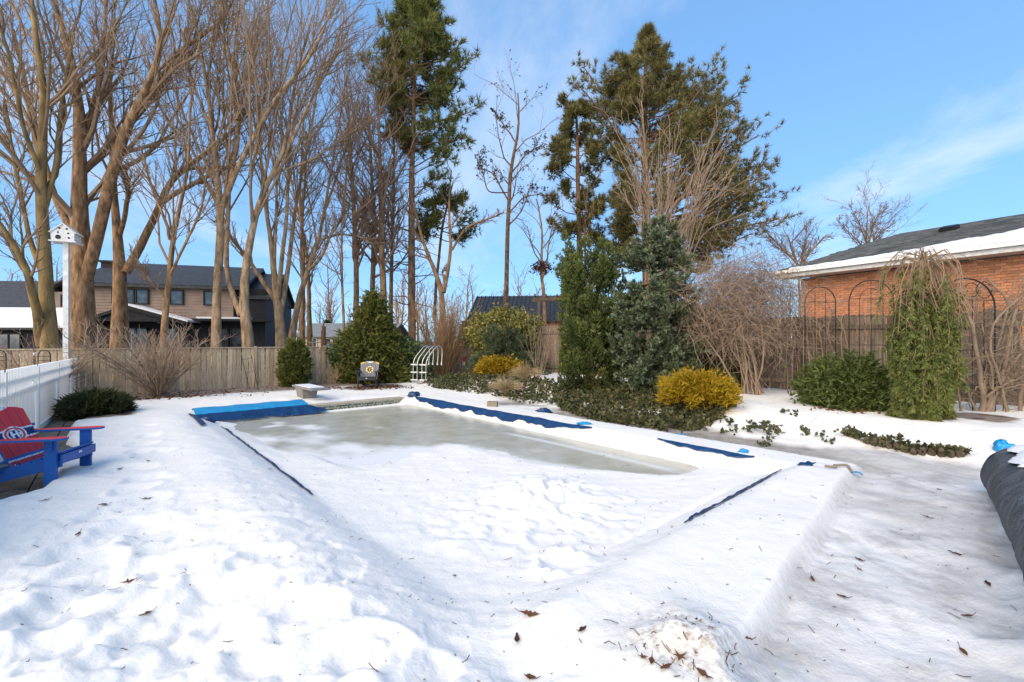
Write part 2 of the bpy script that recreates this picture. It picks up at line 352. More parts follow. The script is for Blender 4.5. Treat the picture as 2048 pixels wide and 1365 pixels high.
    drift = 0.05 * ss(1.2, .2, u) * ss(2.3, 1.9, v) + 0.10 * (np.exp(-np.clip(v, 0, 9) / 0.7) * ss(0.3, 1.6, u) + np.exp(-np.clip(POOL_L - u, 0, 9) / 0.7))
    zi = ICE + thick + drift
    wl = np.where(u < 0.45, 0.12, 0.42)
    wl = np.where((POOL_W - v) < np.minimum(v, POOL_L - u), 0.25, wl)
    t = ss(0, 1, np.clip(di / wl, 0, 1))
    z = np.where(di > 0, z * (1 - t) + zi * t, z)
    crk = np.exp(-((POOL_L - u - .43) / .022) ** 2) * ss(1.4, 2.6, v) * ss(4.6, 3.6, v)
    z = z - 0.05 * crk * (di > 0)
    # footprints
    for (p, s) in FOOT:
        dx, dy = x - p[0], y - p[1]; q = np.hypot(dx * 0.9 + dy * 0.3, dy * 0.9 - dx * .3) / s * (1 + 0.6 * n2)
        z = z + np.where(q < 2.4, -0.038 * np.exp(-(q * 1.1) ** 6) + 0.010 * np.exp(-((q - 1.15) / 0.28) ** 2), 0) * (di < 0.1)
    # small thing-shaped details: pit at the far left, snow lump by the yew, churned hole on the ice
    def dent(px, py, zz, s, a, pw=2):
        p = G(px, py, zz); return a * np.exp(-((np.hypot(x - p[0], y - p[1])) / s) ** pw)
    z = z + dent(1648, 842, .3, .16, .22, 4) + dent(1620, 800, .3, .4, .10)
    c = G(1128, 1140, -.1); q = np.hypot(x - c[0], (y - c[1])) / 0.2
    z = z + np.where(q < 3, 0.03 * np.exp(-((q - 1.1) / 0.35) ** 2) * (1 + 2.2 * n3) - 0.03 * np.exp(-(q * 1.3) ** 2), 0)
    c = G(1375, 1300, .15); q = np.hypot(x - c[0], (y - c[1])) / 0.32
    dirt = np.exp(-(q) ** 2)
    z = z + dirt * (0.07 + 0.10 * n2 + 0.03 * n3)
    for (cx, cy, rr, dz) in DIPS:
        z = z + dz * np.exp(-(np.hypot(x - cx, y - cy) / rr) ** 2)
    return z, icy, litter, dirt, wetp
def exposed(u, v, x, y):
    n = fbm(u * 0.8, v * 1.1, 4, 31); m = fbm(u * 2.6, v * 2.6, 3, 37)
    def g(cu, cv, su, sv): return np.exp(-((u - cu) / su) ** 2 - ((v - cv) / sv) ** 2)
    band = ss(3.0, 3.9, v - 0.055 * (u - 5) - 0.25 * np.clip(u - 7.0, 0, 9)) * ss(9.35, 8.7, u + 0.6 * (v - 4.9) ** 2) * ss(5.22, 5.08, v)
    E = 1.35 * band + 0.60 * ss(6.2, 3.4, u) * ss(.3, .9, v) + 1.1 * g(0.6, 2.6, 1.3, 1.9) + 0.9 * g(2.3, 0.95, 1.2, 0.42) + 0.95 * g(4.7, 2.9, 0.55, 0.38) + 0.75 * g(4.0, 2.5, .5, .3) + 0.5 * g(2.5, 3.0, 1.6, 1.2) 
    E = E * (1 + 0.7 * n) + 0.30 * n + 0.16 * m - 0.12
    return np.clip(E * ss(0.06, 0.3, v), -0.5, 1.3)
def heap_f(x, y):
    c = G(1085, 985, -.1); dx, dy = x - c[0], y - c[1]
    b = np.abs(fbm(x * 4.2, y * 4.2, 3, 41)); b2 = fbm(x * 11, y * 11, 3, 43); b3 = vnoise(x * 7, y * 7, 45)
    m = np.exp(-(dx / 0.55) ** 2 - ((dy + 0.1) / 0.55) ** 2)
    m2 = np.exp(-((dx + 0.15) / 1.0) ** 2 - ((dy + 0.85) / 0.75) ** 2)
    return m * (0.115 + 0.26 * (0.2 - b) + 0.05 * b2) + m2 * np.clip(0.015 + 0.08 * b3 + 0.03 * b2 - 0.06 * b, -0.02, 1)
# bare ground rings (x, y, radius) and hollows; filled before the terrain is made
SOIL = []; DIPS = []
for px, py, z, rr in ((1150, 805, .2, .55), (1210, 818, .15, .6), (1270, 830, .15, .6), (1330, 838, .15, .55), (1390, 838, .15, .5), (1060, 792, .15, .5), (980, 780, .12, .6), (910, 768, .1, .6), (1240, 800, .2, .8), (750, 777, 0, 1.5), (320, 797, 0, 1.1), (240, 795, 0, .6), (590, 778, 0, .6), (885, 752, .15, 1.3), (1010, 745, .2, 1.8), (195, 830, .1, .9), (1180, 790, .25, 1.1),
                      (1300, 800, .25, 1.3), (1400, 822, .22, .8), (1960, 838, .33, .7), (845, 772, 0, .35), (1690, 812, .3, .75), (1845, 840, .3, .6)):
    p = G(px, py, z); SOIL.append((p[0], p[1], rr))
# a litter strip along the foot of the back fence
for k in range(16):
    SOIL.append((-13.6 + 0.748 * k * 0.72, 12.35 + 0.6635 * k * 0.72 - .05, 0.42))
def H(x, y): return float(fields(np.array([x]), np.array([y]))[0][0])

# ------------------------------------------------------------------ terrain: one sheet to the horizon, finer near the viewer
fine = np.linspace(-57, 57, 520); side = np.linspace(57, 303, 44)[1:-1]
ang = np.radians(np.concatenate([fine, side])); ang = np.concatenate([ang, ang[:1] + 2 * math.pi])
rad = np.concatenate([[0.0, 0.6, 1.0], np.geomspace(1.4, 28, 410), np.geomspace(29, 2500, 36)])
RR, AA = np.meshgrid(rad, ang, indexing='ij')
TX, TY = RR * np.sin(AA), RR * np.cos(AA)
tz, ticy, tlit, tdirt, twet = fields(TX.ravel(), TY.ravel())
far_f = ss(26, 40, RR.ravel())
tz = tz * (1 - far_f) + far_f * 0.05
g = Geo(); g.grid(np.stack([TX, TY, tz.reshape(RR.shape)], -1))

def vattr(me, name, vals):
    a = me.attributes.new(name, 'FLOAT', 'POINT'); a.data.foreach_set('value', np.asarray(vals, np.float32))
def snow_material():
    m = bpy.data.materials.new('snow'); m.use_nodes = True; nt = m.node_tree; n = nt.nodes; l = nt.links
    b = n['Principled BSDF']; b.inputs['Roughness'].default_value = 0.65; b.inputs['Specular IOR Level'].default_value = 0.25
    b.inputs['Subsurface Weight'].default_value = 0.5; b.inputs['Subsurface Radius'].default_value = (1.0, 0.95, 0.9); b.inputs['Subsurface Scale'].default_value = 0.06
    tc = n.new('ShaderNodeTexCoord')
    def noise(s, d=4, rgh=.55):
        q = n.new('ShaderNodeTexNoise'); q.inputs['Scale'].default_value = s; q.inputs['Detail'].default_value = d; q.inputs['Roughness'].default_value = rgh
        l.new(tc.outputs['Object'], q.inputs['Vector']); return q.outputs['Fac']
    def ramp(f, p0, c0, p1, c1):
        r = n.new('ShaderNodeValToRGB'); r.color_ramp.elements[0].position = p0; r.color_ramp.elements[1].position = p1
        r.color_ramp.elements[0].color = (*c0, 1); r.color_ramp.elements[1].color = (*c1, 1); l.new(f, r.inputs[0]); return r.outputs[0]
    def mixc(f, a, c):
        x = n.new('ShaderNodeMixRGB'); l.new(f, x.inputs[0]); l.new(a, x.inputs[1])
        if isinstance(c, tuple): x.inputs[2].default_value = (*c, 1)
        else: l.new(c, x.inputs[2])
        return x.outputs[0]
    def math_(op, a, b_):
        x = n.new('ShaderNodeMath'); x.operation = op; x.use_clamp = True
        for i, q in enumerate((a, b_)):
            if isinstance(q, (int, float)): x.inputs[i].default_value = q
            else: l.new(q, x.inputs[i])
        return x.outputs[0]
    def att(nm):
        a = n.new('ShaderNodeAttribute'); a.attribute_name = nm; return a.outputs['Fac']
    snow = ramp(noise(1.6), .3, (.875, .84, .785), .7, (.915, .88, .825))
    icyc = ramp(noise(2.2, 6, .7), .36, (.44, .425, .41), .54, (.82, .81, .80))
    wet = ramp(noise(0.9, 4), .40, (0, 0, 0), .60, (1, 1, 1))
    icyc = mixc(math_('MULTIPLY', wet, .45), icyc, (.44, .40, .36))
    icyc = mixc(att('wet'), icyc, ramp(noise(3.0, 5, .7), .38, (.17, .135, .105), .66, (.42, .37, .33)))
    c = mixc(math_('MULTIPLY', att('icy'), .84), snow, icyc)
    # grit: sparse fine specks
    sp = ramp(noise(55, 2), .685, (0, 0, 0), .73, (1, 1, 1)); area = ramp(noise(1.1, 3), .46, (0, 0, 0), .66, (1, 1, 1))
    c = mixc(math_('MULTIPLY', math_('MULTIPLY', sp, area), .55), c, (.13, .09, .06))
    dm = math_('MULTIPLY', att('dirt'), ramp(noise(26, 5, .7), .40, (0, 0, 0), .66, (.9, .9, .9)))
    c = mixc(dm, c, (.30, .235, .17))
    litc = ramp(noise(14, 6, .7), .35, (.045, .026, .016), .68, (.200, .105, .055))
    lm = math_('MULTIPLY', att('litter'), ramp(noise(2.4, 5, .6), .40, (1, 1, 1), .56, (.0, .0, .0)))
    lm2 = math_('MAXIMUM', lm, ramp(att('litter'), .55, (0, 0, 0), .95, (.85, .85, .85)))
    c = mixc(lm2, c, litc)
    l.new(c, b.inputs['Base Color'])
    rr = n.new('ShaderNodeMapRange'); rr.inputs['To Min'].default_value = .68; rr.inputs['To Max'].default_value = .34; l.new(att('icy'), rr.inputs[0]); l.new(rr.outputs[0], b.inputs['Roughness'])
    hb = n.new('ShaderNodeMath'); hb.operation = 'ADD'
    h1 = n.new('ShaderNodeMath'); h1.operation = 'MULTIPLY'; h1.inputs[1].default_value = 0.6; l.new(noise(42, 5, .6), h1.inputs[0])
    l.new(noise(9, 6, .55), hb.inputs[0]); l.new(h1.outputs[0], hb.inputs[1])
    bp = n.new('ShaderNodeBump'); bp.inputs['Strength'].default_value = 0.45; bp.inputs['Distance'].default_value = 0.03
    l.new(hb.outputs[0], bp.inputs['Height']); l.new(bp.outputs[0], b.inputs['Normal'])
    return m
M['snow'] = snow_material()
go = g.build('ground', M['snow'], smooth=True); tag(go, kind='structure')
go['label'] = 'snow covered yard with shovelled icy paths'
for nm, vv in (('icy', ticy), ('litter', tlit), ('dirt', tdirt), ('wet', twet)): vattr(go.data, nm, vv)

# ------------------------------------------------------------------ pool: ice, far coping and tile band
def ice_material():
    m = bpy.data.materials.new('pool_ice'); m.use_nodes = True; nt = m.node_tree; n = nt.nodes; l = nt.links
    b = n['Principled BSDF']; b.inputs['Roughness'].default_value = 0.30; b.inputs['Specular IOR Level'].default_value = 0.35
    tc = n.new('ShaderNodeTexCoord'); a = n.new('ShaderNodeAttribute'); a.attribute_name = 'frost'
    q = n.new('ShaderNodeTexNoise'); q.inputs['Scale'].default_value = 3.0; q.inputs['Detail'].default_value = 7; l.new(tc.outputs['Object'], q.inputs['Vector'])
    r = n.new('ShaderNodeValToRGB'); r.color_ramp.elements[0].color = (.42, .405, .325, 1); r.color_ramp.elements[1].color = (.53, .52, .445, 1)
    r.color_ramp.elements[0].position = .35; r.color_ramp.elements[1].position = .7; l.new(q.outputs['Fac'], r.inputs[0])
    x = n.new('ShaderNodeMixRGB'); l.new(a.outputs['Fac'], x.inputs[0]); l.new(r.outputs[0], x.inputs[1]); x.inputs[2].default_value = (.80, .80, .80, 1)
    l.new(x.outputs[0], b.inputs['Base Color'])
    rr = n.new('ShaderNodeMapRange'); rr.inputs['To Min'].default_value = .22; rr.inputs['To Max'].default_value = .7; l.new(a.outputs['Fac'], rr.inputs[0]); l.new(rr.outputs[0], b.inputs['Roughness'])
    return m
M['ice'] = ice_material()
uu = np.linspace(-0.02, POOL_L, 210); vv = np.linspace(-0.0, POOL_W, 120)
UU, VV = np.meshgrid(uu, vv, indexing='ij'); IX, IY = XY(UU, VV)
g = Geo(); g.grid(np.stack([IX, IY, np.full_like(IX, ICE)], -1))
ice = g.build('pool_ice', M['ice'], smooth=True); tag(ice, 'olive grey ice with frosty patches on the pool', kind='structure')
E = exposed(UU, VV, IX, IY)
frost = ss(0.92, 0.22, E + 0.25 * fbm(UU * 1.4, VV * 3.4, 4, 51) + 0.10 * fbm(UU * 7, VV * 7, 3, 53))
# long pale ridge frozen along the right side, and a drained pale rim beyond it
ln = VV - (4.62 + 0.025 * (UU - 5) - 0.012 * (UU - 6.5) ** 2)
ridge = np.exp(-(ln / (0.05 + 0.012 * (UU - 5))) ** 2) * ss(4.9, 5.6, UU) * ss(9.0, 8.6, UU)
frost = np.maximum(frost, 0.75 * ridge)
c = G(547, 852, ICE); cu, cv = UV(c[0], c[1])
frost = np.maximum(frost, 0.9 * np.exp(-((UU - cu) / 0.12) ** 4 - ((VV - cv) / 0.22) ** 4))
vattr(ice.data, 'frost', frost.ravel())

pool = thing('pool_edge', 'pale coping and dark mosaic tile band at the pool\'s far end', 'pool edge', (*XY(-0.2, 3.8), 0)); pool['kind'] = 'structure'; del pool['category']
for k in range(6):                                                  # coping stones
    v0 = 2.3 + k * 0.54; g = Geo()
    a = np.array([*XY(-0.16, v0), 0.0]); b = np.array([*XY(-0.16, v0 + 0.528), 0.0])
    g.beam(a + [0, 0, .015], b + [0, 0, .015], 0.36, 0.06, r=k / 6); g.build('coping_stone', M['coping'], pool)
def tile_material():
    m = bpy.data.materials.new('mosaic_tile'); m.use_nodes = True; n = m.node_tree.nodes; l = m.node_tree.links; b = n['Principled BSDF']; b.inputs['Roughness'].default_value = .35
    at = n.new('ShaderNodeAttribute'); at.attribute_name = 'rnd'
    r = n.new('ShaderNodeValToRGB'); r.color_ramp.interpolation = 'CONSTANT'
    cols = [(0, (.05, .07, .075)), (.3, (.12, .17, .13)), (.55, (.42, .40, .27)), (.8, (.09, .12, .16))]
    r.color_ramp.elements[0].color = (*cols[0][1], 1); r.color_ramp.elements[1].position = .3; r.color_ramp.elements[1].color = (*cols[1][1], 1)
    for p, c in cols[2:]: e = r.color_ramp.elements.new(p); e.color = (*c, 1)
    l.new(at.outputs['Fac'], r.inputs[0]); l.new(r.outputs[0], b.inputs['Base Color']); return m
g = Geo(); rng = np.random.default_rng(3)
for row in range(3):
    for k in range(88):
        v0 = 2.25 + k * 0.036; z0 = -0.115 + row * 0.038
        p = np.array([[*XY(0.03, v0), z0], [*XY(0.03, v0 + .031), z0], [*XY(0.03, v0 + .031), z0 + .033], [*XY(0.03, v0), z0 + .033]])
        g.add(p, [[0, 1, 2, 3]], 0.6 if (row == 1 and k % 3) else rng.random())
o = g.build('tile_band', tile_material(), pool); o['kind'] = 'stuff'
g = Geo(); a = np.array([*XY(0.005, 2.2), -0.1]); b = np.array([*XY(0.005, 5.45), -0.1]); g.beam(a, b, 0.03, 0.17); g.build('pool_wall', M['coping'], pool)

# bare pavers beside the white fence
pt = thing('patio', 'bare brown pavers along the foot of the white fence', 'patio', (*XY(3, -2.1), 0)); pt['kind'] = 'structure'; del pt['category']
rng = np.random.default_rng(8)
for i in range(34):
    for j in range(4):
        u0, v0 = -2.9 + i * 0.31 + (j % 2) * .15, -2.78 + j * 0.29
        g = Geo(); a = np.array([*XY(u0, v0), -0.02 + .008 * rng.random()]); b = np.array([*XY(u0 + .295, v0), a[2]])
        g.beam(a, b, 0.275, 0.06); g.build('paver', M['paver'], pt)

# ------------------------------------------------------------------ fences
def board_mesh(w, h, t, style='flat'):
    g = Geo(); a, b = w / 2, t / 2
    if style == 'dog': pr = [(-a, 0), (a, 0), (a, h - .035), (a - .035, h), (-a + .035, h), (-a, h - .035)]
    elif style == 'point': pr = [(-a, 0), (a, 0), (a, h - a * 1.1), (0, h), (-a, h - a * 1.1)]
    else: pr = [(-a, 0), (a, 0), (a, h), (-a, h)]
    n = len(pr); V = [(x, -b, z) for x, z in pr] + [(x, b, z) for x, z in pr]
    g.f.append((np.array([list(range(n))]), np.array([.5]), np.array([0]))); g.f.append((np.array([list(range(2 * n - 1, n - 1, -1))]), np.array([.5]), np.array([0])))
    g.V.append(np.array(V, float)); g.n = 2 * n
    g.f.append((np.array([[(i + 1) % n, i, i + n, (i + 1) % n + n] for i in range(n)]), np.full(n, .5), np.zeros(n)))
    return g
def put(me, name, parent, loc, rz=0, ry=0, sc_=(1, 1, 1), rx=0):
    o = bpy.data.objects.new(name, me); link(o, parent)
    o.location = tuple(float(c) - p for c, p in zip(loc, parent.location)) if parent else loc
    o.rotation_euler = (rx, ry, rz); o.scale = sc_; return o

rng = np.random.default_rng(21)
# back fence: from off the left edge to the corner, along v
bf0 = np.array([-16.2, 10.05]); bd = PB; blen = 19.4; bz = math.atan2(bd[1], bd[0])
back = thing('wooden_fence', 'pale weathered board fence with gaps across the back of the yard', 'fence', (*bf0, 0))
me = board_mesh(0.132, 1.42, 0.018).mesh('board', M['fence'])
nb = int(blen / 0.148)
for k in range(nb):
    p = bf0 + bd * k * 0.148
    put(me, 'board', back, (*p, 0.03 + rng.normal() * .006), bz, rng.normal() * .006, (1 + rng.normal() * .02, 1, 1 + rng.normal() * .004))
nrm = np.array([bd[1], -bd[0]])                                      # towards the viewer
for s in range(9):
    a = bf0 + bd * (s * 2.42 - .3); b = bf0 + bd * min(s * 2.42 + 2.12, blen)
    g = Geo(); g.beam([*(a + bd * .01), 1.47], [*b, 1.47], .10, .03); g.build('top_rail', M['fence'], back)
    for hz in (.3, .8, 1.25):
        g = Geo(); g.beam([*(a - nrm * .04), hz], [*(b - nrm * .04), hz], .04, .09); g.build('rail', M['fence'], back)
    q = a + nrm * .035; g = Geo(); g.box([*q, .77], (.085, .045, 1.5), [[bd[0], bd[1], 0], [nrm[0], nrm[1], 0], [0, 0, 1]]); g.build('post', M['fence'], back)

# right fence: dog-eared boards, rails on our side, along the pool's length
rf0 = np.array([-1.95, 23.2]); rdv = PA; rlen = 23.5; rz_ = math.atan2(rdv[1], rdv[0])
rfn = thing('wooden_fence', 'tall grey dog-eared board fence behind the shrubs on the right', 'fence', (*rf0, .3))
me = board_mesh(0.138, 1.98, 0.02, 'dog').mesh('board', M['fence_old'])
nb = int(rlen / 0.145); rn = -PB
for k in range(nb):
    p = rf0 + rdv * k * 0.145
    put(me, 'board', rfn, (*p, 0.37 + rng.normal() * .008), rz_, rng.normal() * .006, (1 + rng.normal() * .02, 1, 1 + rng.normal() * .006))
for s in range(10):
    a = rf0 + rdv * (s * 2.44); b = rf0 + rdv * min(s * 2.44 + 2.41, rlen)
    for hz in (.62, 2.05):
        g = Geo(); g.beam([*(a + rn * .035), hz], [*(b + rn * .035), hz], .04, .10); g.build('rail', M['fence_old'], rfn)
    q = a + rn * .062; g = Geo(); g.box([*q, 1.25], (.09, .09, 2.0), [[rdv[0], rdv[1], 0], [rn[0], rn[1], 0], [0, 0, 1]]); g.build('post', M['fence_old'], rfn)

# white vinyl fence on the left
wf0 = np.array([-3.95, 2.42]); wf1 = np.array([-15.1, 16.2]); wd = unit(wf1 - wf0); wlen = np.linalg.norm(wf1 - wf0); wn = np.array([wd[1], -wd[0]])
wfe = thing('picket_fence', 'white vinyl picket fence with knobbed posts on the left', 'fence', (*wf0, 0))
npan = 7; pl = wlen / npan; wz = math.atan2(wd[1], wd[0])
def wtop(s): return 1.30 - 0.16 * s / wlen
low = board_mesh(.086, .86, .022).mesh('lower_picket', M['white_pvc']); top = board_mesh(.030, .40, .016, 'point').mesh('upper_picket', M['white_pvc'])
for k in range(npan + 1):
    q = wf0 + wd * k * pl; t = wtop(k * pl); g = Geo(); ax = [[wd[0], wd[1], 0], [wn[0], wn[1], 0], [0, 0, 1]]
    g.box([*q, t / 2 - .01], (.11, .11, t + .02), ax); po = g.build('post', M['white_pvc'], wfe)
    g = Geo(); g.box([*q, t + .015], (.13, .13, .028), ax); zc = [0, .015, .035, .06, .085, .10]; rc = [.03, .045, .056, .052, .035, .006]
    g.tubes(np.array([[*q, t + .028 + z] for z in zc]), np.array(rc), 10); cp = g.build('post_cap', M['white_pvc'], po); cp.location = (0, 0, 0)
    if k == npan: break
    a = q + wd * .06; b = q + wd * (pl - .06); t1 = wtop((k + 1) * pl)
    for nm, o_, hh, off in (('bottom_rail', -1.16, .10, .0), ('middle_rail', -.36, .085, .0), ('top_rail', -.16, .07, .0)):
        g = Geo(); g.beam([*a, t + o_], [*b, t1 + o_], .055, hh); g.build(nm, M['white_pvc'], wfe)
    n_ = 22
    for j in range(n_):
        f = (j + .5) / n_; p = a + (b - a) * f; tt = t + (t1 - t) * f
        put(low, 'lower_picket', wfe, (*p, tt - 1.22), wz)
    n_ = 24
    for j in range(n_):
        f = (j + .5) / n_; p = a + (b - a) * f + wn * .036; tt = t + (t1 - t) * f
        put(top, 'upper_picket', wfe, (*p, tt - .36), wz)
g = Geo(); q = P(64, 763, 7.9); g.beam(q + [-.12, 0, .05], q + [.06, .02, -.05], .02, .05); tag(g.build('white_strip', M['white_pvc'], loc=tuple(q)), 'loose white plastic strip hanging on the white picket fence', 'strip')

# ------------------------------------------------------------------ houses
def local_axes(rz): return np.array([[math.cos(rz), math.sin(rz), 0], [-math.sin(rz), math.cos(rz), 0], [0, 0, 1]])
def L2W(o, rz, p): return np.asarray(o, float) + np.asarray(p, float) @ local_axes(rz)
M['siding'] = mat('brown_siding', (0.320, 0.235, 0.190), (0.250, 0.180, 0.145), 3, 0.8)
M['brown_brick'] = mat('dark_chimney_brick', (0.05, 0.04, 0.04), (0.03, 0.025, 0.025), 9, 0.9)

def house_box(root, o, rz, x0, x1, y0, y1, z0, z1, m, name='wall', lap=None):
    g = Geo(); c = L2W(o, rz, ((x0 + x1) / 2, (y0 + y1) / 2, (z0 + z1) / 2)); g.box(c, (x1 - x0, y1 - y0, z1 - z0), local_axes(rz))
    w_ = g.build(name, m, root)
    if lap:
        g = Geo(); n = int((z1 - z0) / .15)
        for k in range(n):
            z = z0 + (k + .5) * (z1 - z0) / n
            a = L2W(o, rz, (x0 - .005, y0 - .015, z)); b = L2W(o, rz, (x1 + .005, y0 - .015, z))
            ax = local_axes(rz).copy(); ax[2] = unit(np.array([0, 0, 1.0]) - .12 * ax[1] * -1); ax[1] = np.cross(ax[2], ax[0])
            g.box((a + b) / 2, (x1 - x0, .02, (z1 - z0) / n * .96), ax)
        s_ = g.build('siding_boards', lap, root); s_['kind'] = 'stuff'
    return w_
def gable(root, o, rz, x0, x1, y0, y1, ze, zr, over, m, name='roof', wallm=None, tile=0.0, th=.14):
    ym = (y0 + y1) / 2; g = Geo(); sl = (zr - ze) / (ym - y0)
    for sgn in (-1, 1):
        ye = y0 - over if sgn < 0 else y1 + over; zee = ze - over * sl
        q = [(x0 - over, ye, zee), (x1 + over, ye, zee), (x1 + over, ym, zr), (x0 - over, ym, zr)]
        V = [L2W(o, rz, p) for p in q] + [L2W(o, rz, (p[0], p[1], p[2] + th)) for p in q]
        g.add(V, [[0, 3, 2, 1], [4, 5, 6, 7], [0, 1, 5, 4], [1, 2, 6, 5], [2, 3, 7, 6], [3, 0, 4, 7]])
    r_ = g.build(name, m, root)
    if tile:
        g = Geo(); n = int(np.hypot(ym - y0 + over, zr - ze + over * sl) / tile)
        for k in range(n):
            f = (k + .5) / n; y = y0 - over + (ym - y0 + over) * f; z = ze - over * sl + (zr - ze + over * sl) * f + th + .02
            g.beam(L2W(o, rz, (x0 - over, y, z)), L2W(o, rz, (x1 + over, y, z)), tile * .94, .045, up=unit(np.array([0, -sl * 1.15, 1.0]) @ local_axes(rz)))
        t_ = g.build('roof_courses', m, root); t_['kind'] = 'stuff'
    if wallm:
        g = Geo()
        for x in (x0 + .01, x1 - .01):
            V = [L2W(o, rz, p) for p in ((x, y0, ze), (x, y1, ze), (x, ym, zr))]
            g.add(V, [[0, 1, 2]])
        g.build('gable_wall', wallm, root)
    return r_
def window(root, o, rz, xc, y, zc, w_, h_, fm, n=1):
    g = Geo(); t = .07
    for (dx, dz, sx, sz) in ((0, h_ / 2, w_ + t, t), (0, -h_ / 2, w_ + t, t), (-w_ / 2, 0, t, h_), (w_ / 2, 0, t, h_)):
        g.box(L2W(o, rz, (xc + dx, y - .04, zc + dz)), (sx, .09, sz), local_axes(rz))
    if n == 2: g.box(L2W(o, rz, (xc, y - .04, zc)), (t, .09, h_ - t), local_axes(rz))
    wi = g.build('window', fm, root); g = Geo(); g.box(L2W(o, rz, (xc, y - .025, zc)), (w_ - t, .02, h_ - t), local_axes(rz)); p = g.build('pane', M['glass'], wi, loc=tuple(root.location))
    return wi

# black house seen through the bare trunks
o = (-22.9, 24.0, 0); rz = math.radians(16)
hb = thing('house', 'black and brown two storey house behind the bare trees', 'house', o)
house_box(hb, o, rz, 0, 8.9, 0, 8, 0, 2.95, M['dark_siding'], 'lower_wall')
house_box(hb, o, rz, .1, 7.3, -.15, 8, 2.95, 4.72, M['siding'], 'upper_wall', M['siding'])
house_box(hb, o, rz, 7.3, 8.9, .0, 8, 2.95, 4.72, M['dark_siding'], 'side_wall')
gable(hb, o, rz, .1, 7.6, -.2, 8, 4.72, 6.3, .35, M['roof_dark'], tile=.3)
gable(hb, o, rz, 7.7, 9.0, .0, 8, 4.2, 6.0, .2, M['roof_dark'], 'side_roof', M['dark_siding'])
g = Geo(); c = L2W(o, rz, (.2, 3.0, 5.35)); g.box(c, (.9, .9, 1.9), local_axes(rz)); g.box(c + [0, 0, .98], (1.05, 1.05, .12), local_axes(rz)); g.build('chimney', M['brown_brick'], hb)
for xc, wv in ((2.1, .95), (2.95, .55), (4.55, .6), (6.15, .55)): window(hb, o, rz, xc, -.19, 4.1, wv, .75, M['black'])
g = Geo()                                                            # porch: low gable with snow on its slope
for side, xe in ((-1, 1.0), (1, 5.6)):
    q = [(3.0, -2.0, 3.5), (xe, -2.0, 2.7), (xe, .3, 2.7), (3.0, .3, 3.5)]
    V = [L2W(o, rz, p) for p in q] + [L2W(o, rz, (p[0], p[1], p[2] - .16)) for p in q]
    g.add(V, [[0, 1, 2, 3], [4, 7, 6, 5], [0, 4, 5, 1], [1, 5, 6, 2], [2, 6, 7, 3], [3, 7, 4, 0]])
V = [L2W(o, rz, p) for p in ((1.1, -1.85, 2.7), (5.4, -1.85, 2.7), (3.0, -1.85, 3.4))]; g.add(V, [[0, 1, 2]])
g.build('porch_roof', M['dark_siding'], hb)
g = Geo(); q = [(3.0, -2.02, 3.52), (5.7, -2.02, 2.70), (5.7, -.3, 2.70), (3.0, -.3, 3.52)]
V = [L2W(o, rz, p) for p in q] + [L2W(o, rz, (p[0], p[1], p[2] + .09)) for p in q]
g.add(V, [[0, 3, 2, 1], [4, 5, 6, 7], [0, 1, 5, 4], [1, 2, 6, 5], [2, 3, 7, 6], [3, 0, 4, 7]])
g.beam(L2W(o, rz, (5.7, -.5, 2.98)), L2W(o, rz, (8.3, -.5, 2.98)), .7, .1); g.build('porch_snow', M['roof_snow'], hb)
g = Geo(); g.beam(L2W(o, rz, (5.6, -.5, 2.85)), L2W(o, rz, (9.3, -.5, 2.85)), 1.2, .12); g.build('eave', M['dark_siding'], hb)
for xp in (1.3, 3.0, 5.2): g = Geo(); g.box(L2W(o, rz, (xp, -1.8, 1.25)), (.16, .16, 2.5), local_axes(rz)); g.build('porch_post', M['dark_siding'], hb)
for xc, wv, n in ((2.6, 1.0, 2), (4.3, .9, 1), (6.6, .8, 1), (7.5, .7, 1)): window(hb, o, rz, xc, -.03, 1.85, wv, 1.1, M['black'], n)

# low house at the far left with snow along its eave
o = (-39.0, 28.5, 0); rz = math.radians(4)
hl = thing('house', 'low dark house with snow along its eave at the far left', 'house', o)
house_box(hl, o, rz, 0, 12.4, 0, 9, 0, 2.75, M['dark_siding'])
gable(hl, o, rz, 0, 12.4, 0, 9, 2.75, 5.9, .5, M['roof_dark'], tile=.4)
g = Geo(); q = [(0.0, -.52, 2.42), (12.6, -.52, 2.42), (12.6, 1.3, 3.69), (0.0, 1.3, 3.69)]
V = [L2W(o, rz, (p[0], p[1], p[2] + .12)) for p in q] + [L2W(o, rz, (p[0], p[1], p[2] + .24)) for p in q]
g.add(V, [[0, 3, 2, 1], [4, 5, 6, 7], [0, 1, 5, 4], [1, 2, 6, 5], [2, 3, 7, 6], [3, 0, 4, 7]]); g.build('roof_snow', M['roof_snow'], hl)
house_box(hl, o, rz, 8.2, 10.8, 1.4, 4, 3.6, 5.0, M['siding'], 'dormer_wall', M['siding'])
dx = Geo()
for sx, xe in ((-1, 7.8), (1, 11.2)):
    q = [(9.5, 1.0, 5.8), (xe, 1.0, 4.95), (xe, 4, 4.95), (9.5, 4, 5.8)]
    V = [L2W(o, rz, p) for p in q] + [L2W(o, rz, (p[0], p[1], p[2] + .1)) for p in q]; dx.add(V, [[0, 3, 2, 1], [4, 5, 6, 7], [0, 1, 5, 4], [1, 2, 6, 5], [2, 3, 7, 6], [3, 0, 4, 7]])
dx.build('dormer_roof', M['roof_dark'], hl)
window(hl, o, rz, 9.5, 1.37, 4.4, 1.1, .75, M['black']); window(hl, o, rz, 7.0, -.02, 1.6, 1.4, 1.1, M['black'], 2)
g = Geo(); g.beam(L2W(o, rz, (-.2, -.6, 2.45)), L2W(o, rz, (12.7, -.6, 2.45)), .12, .12); g.build('gutter', M['black'], hl)

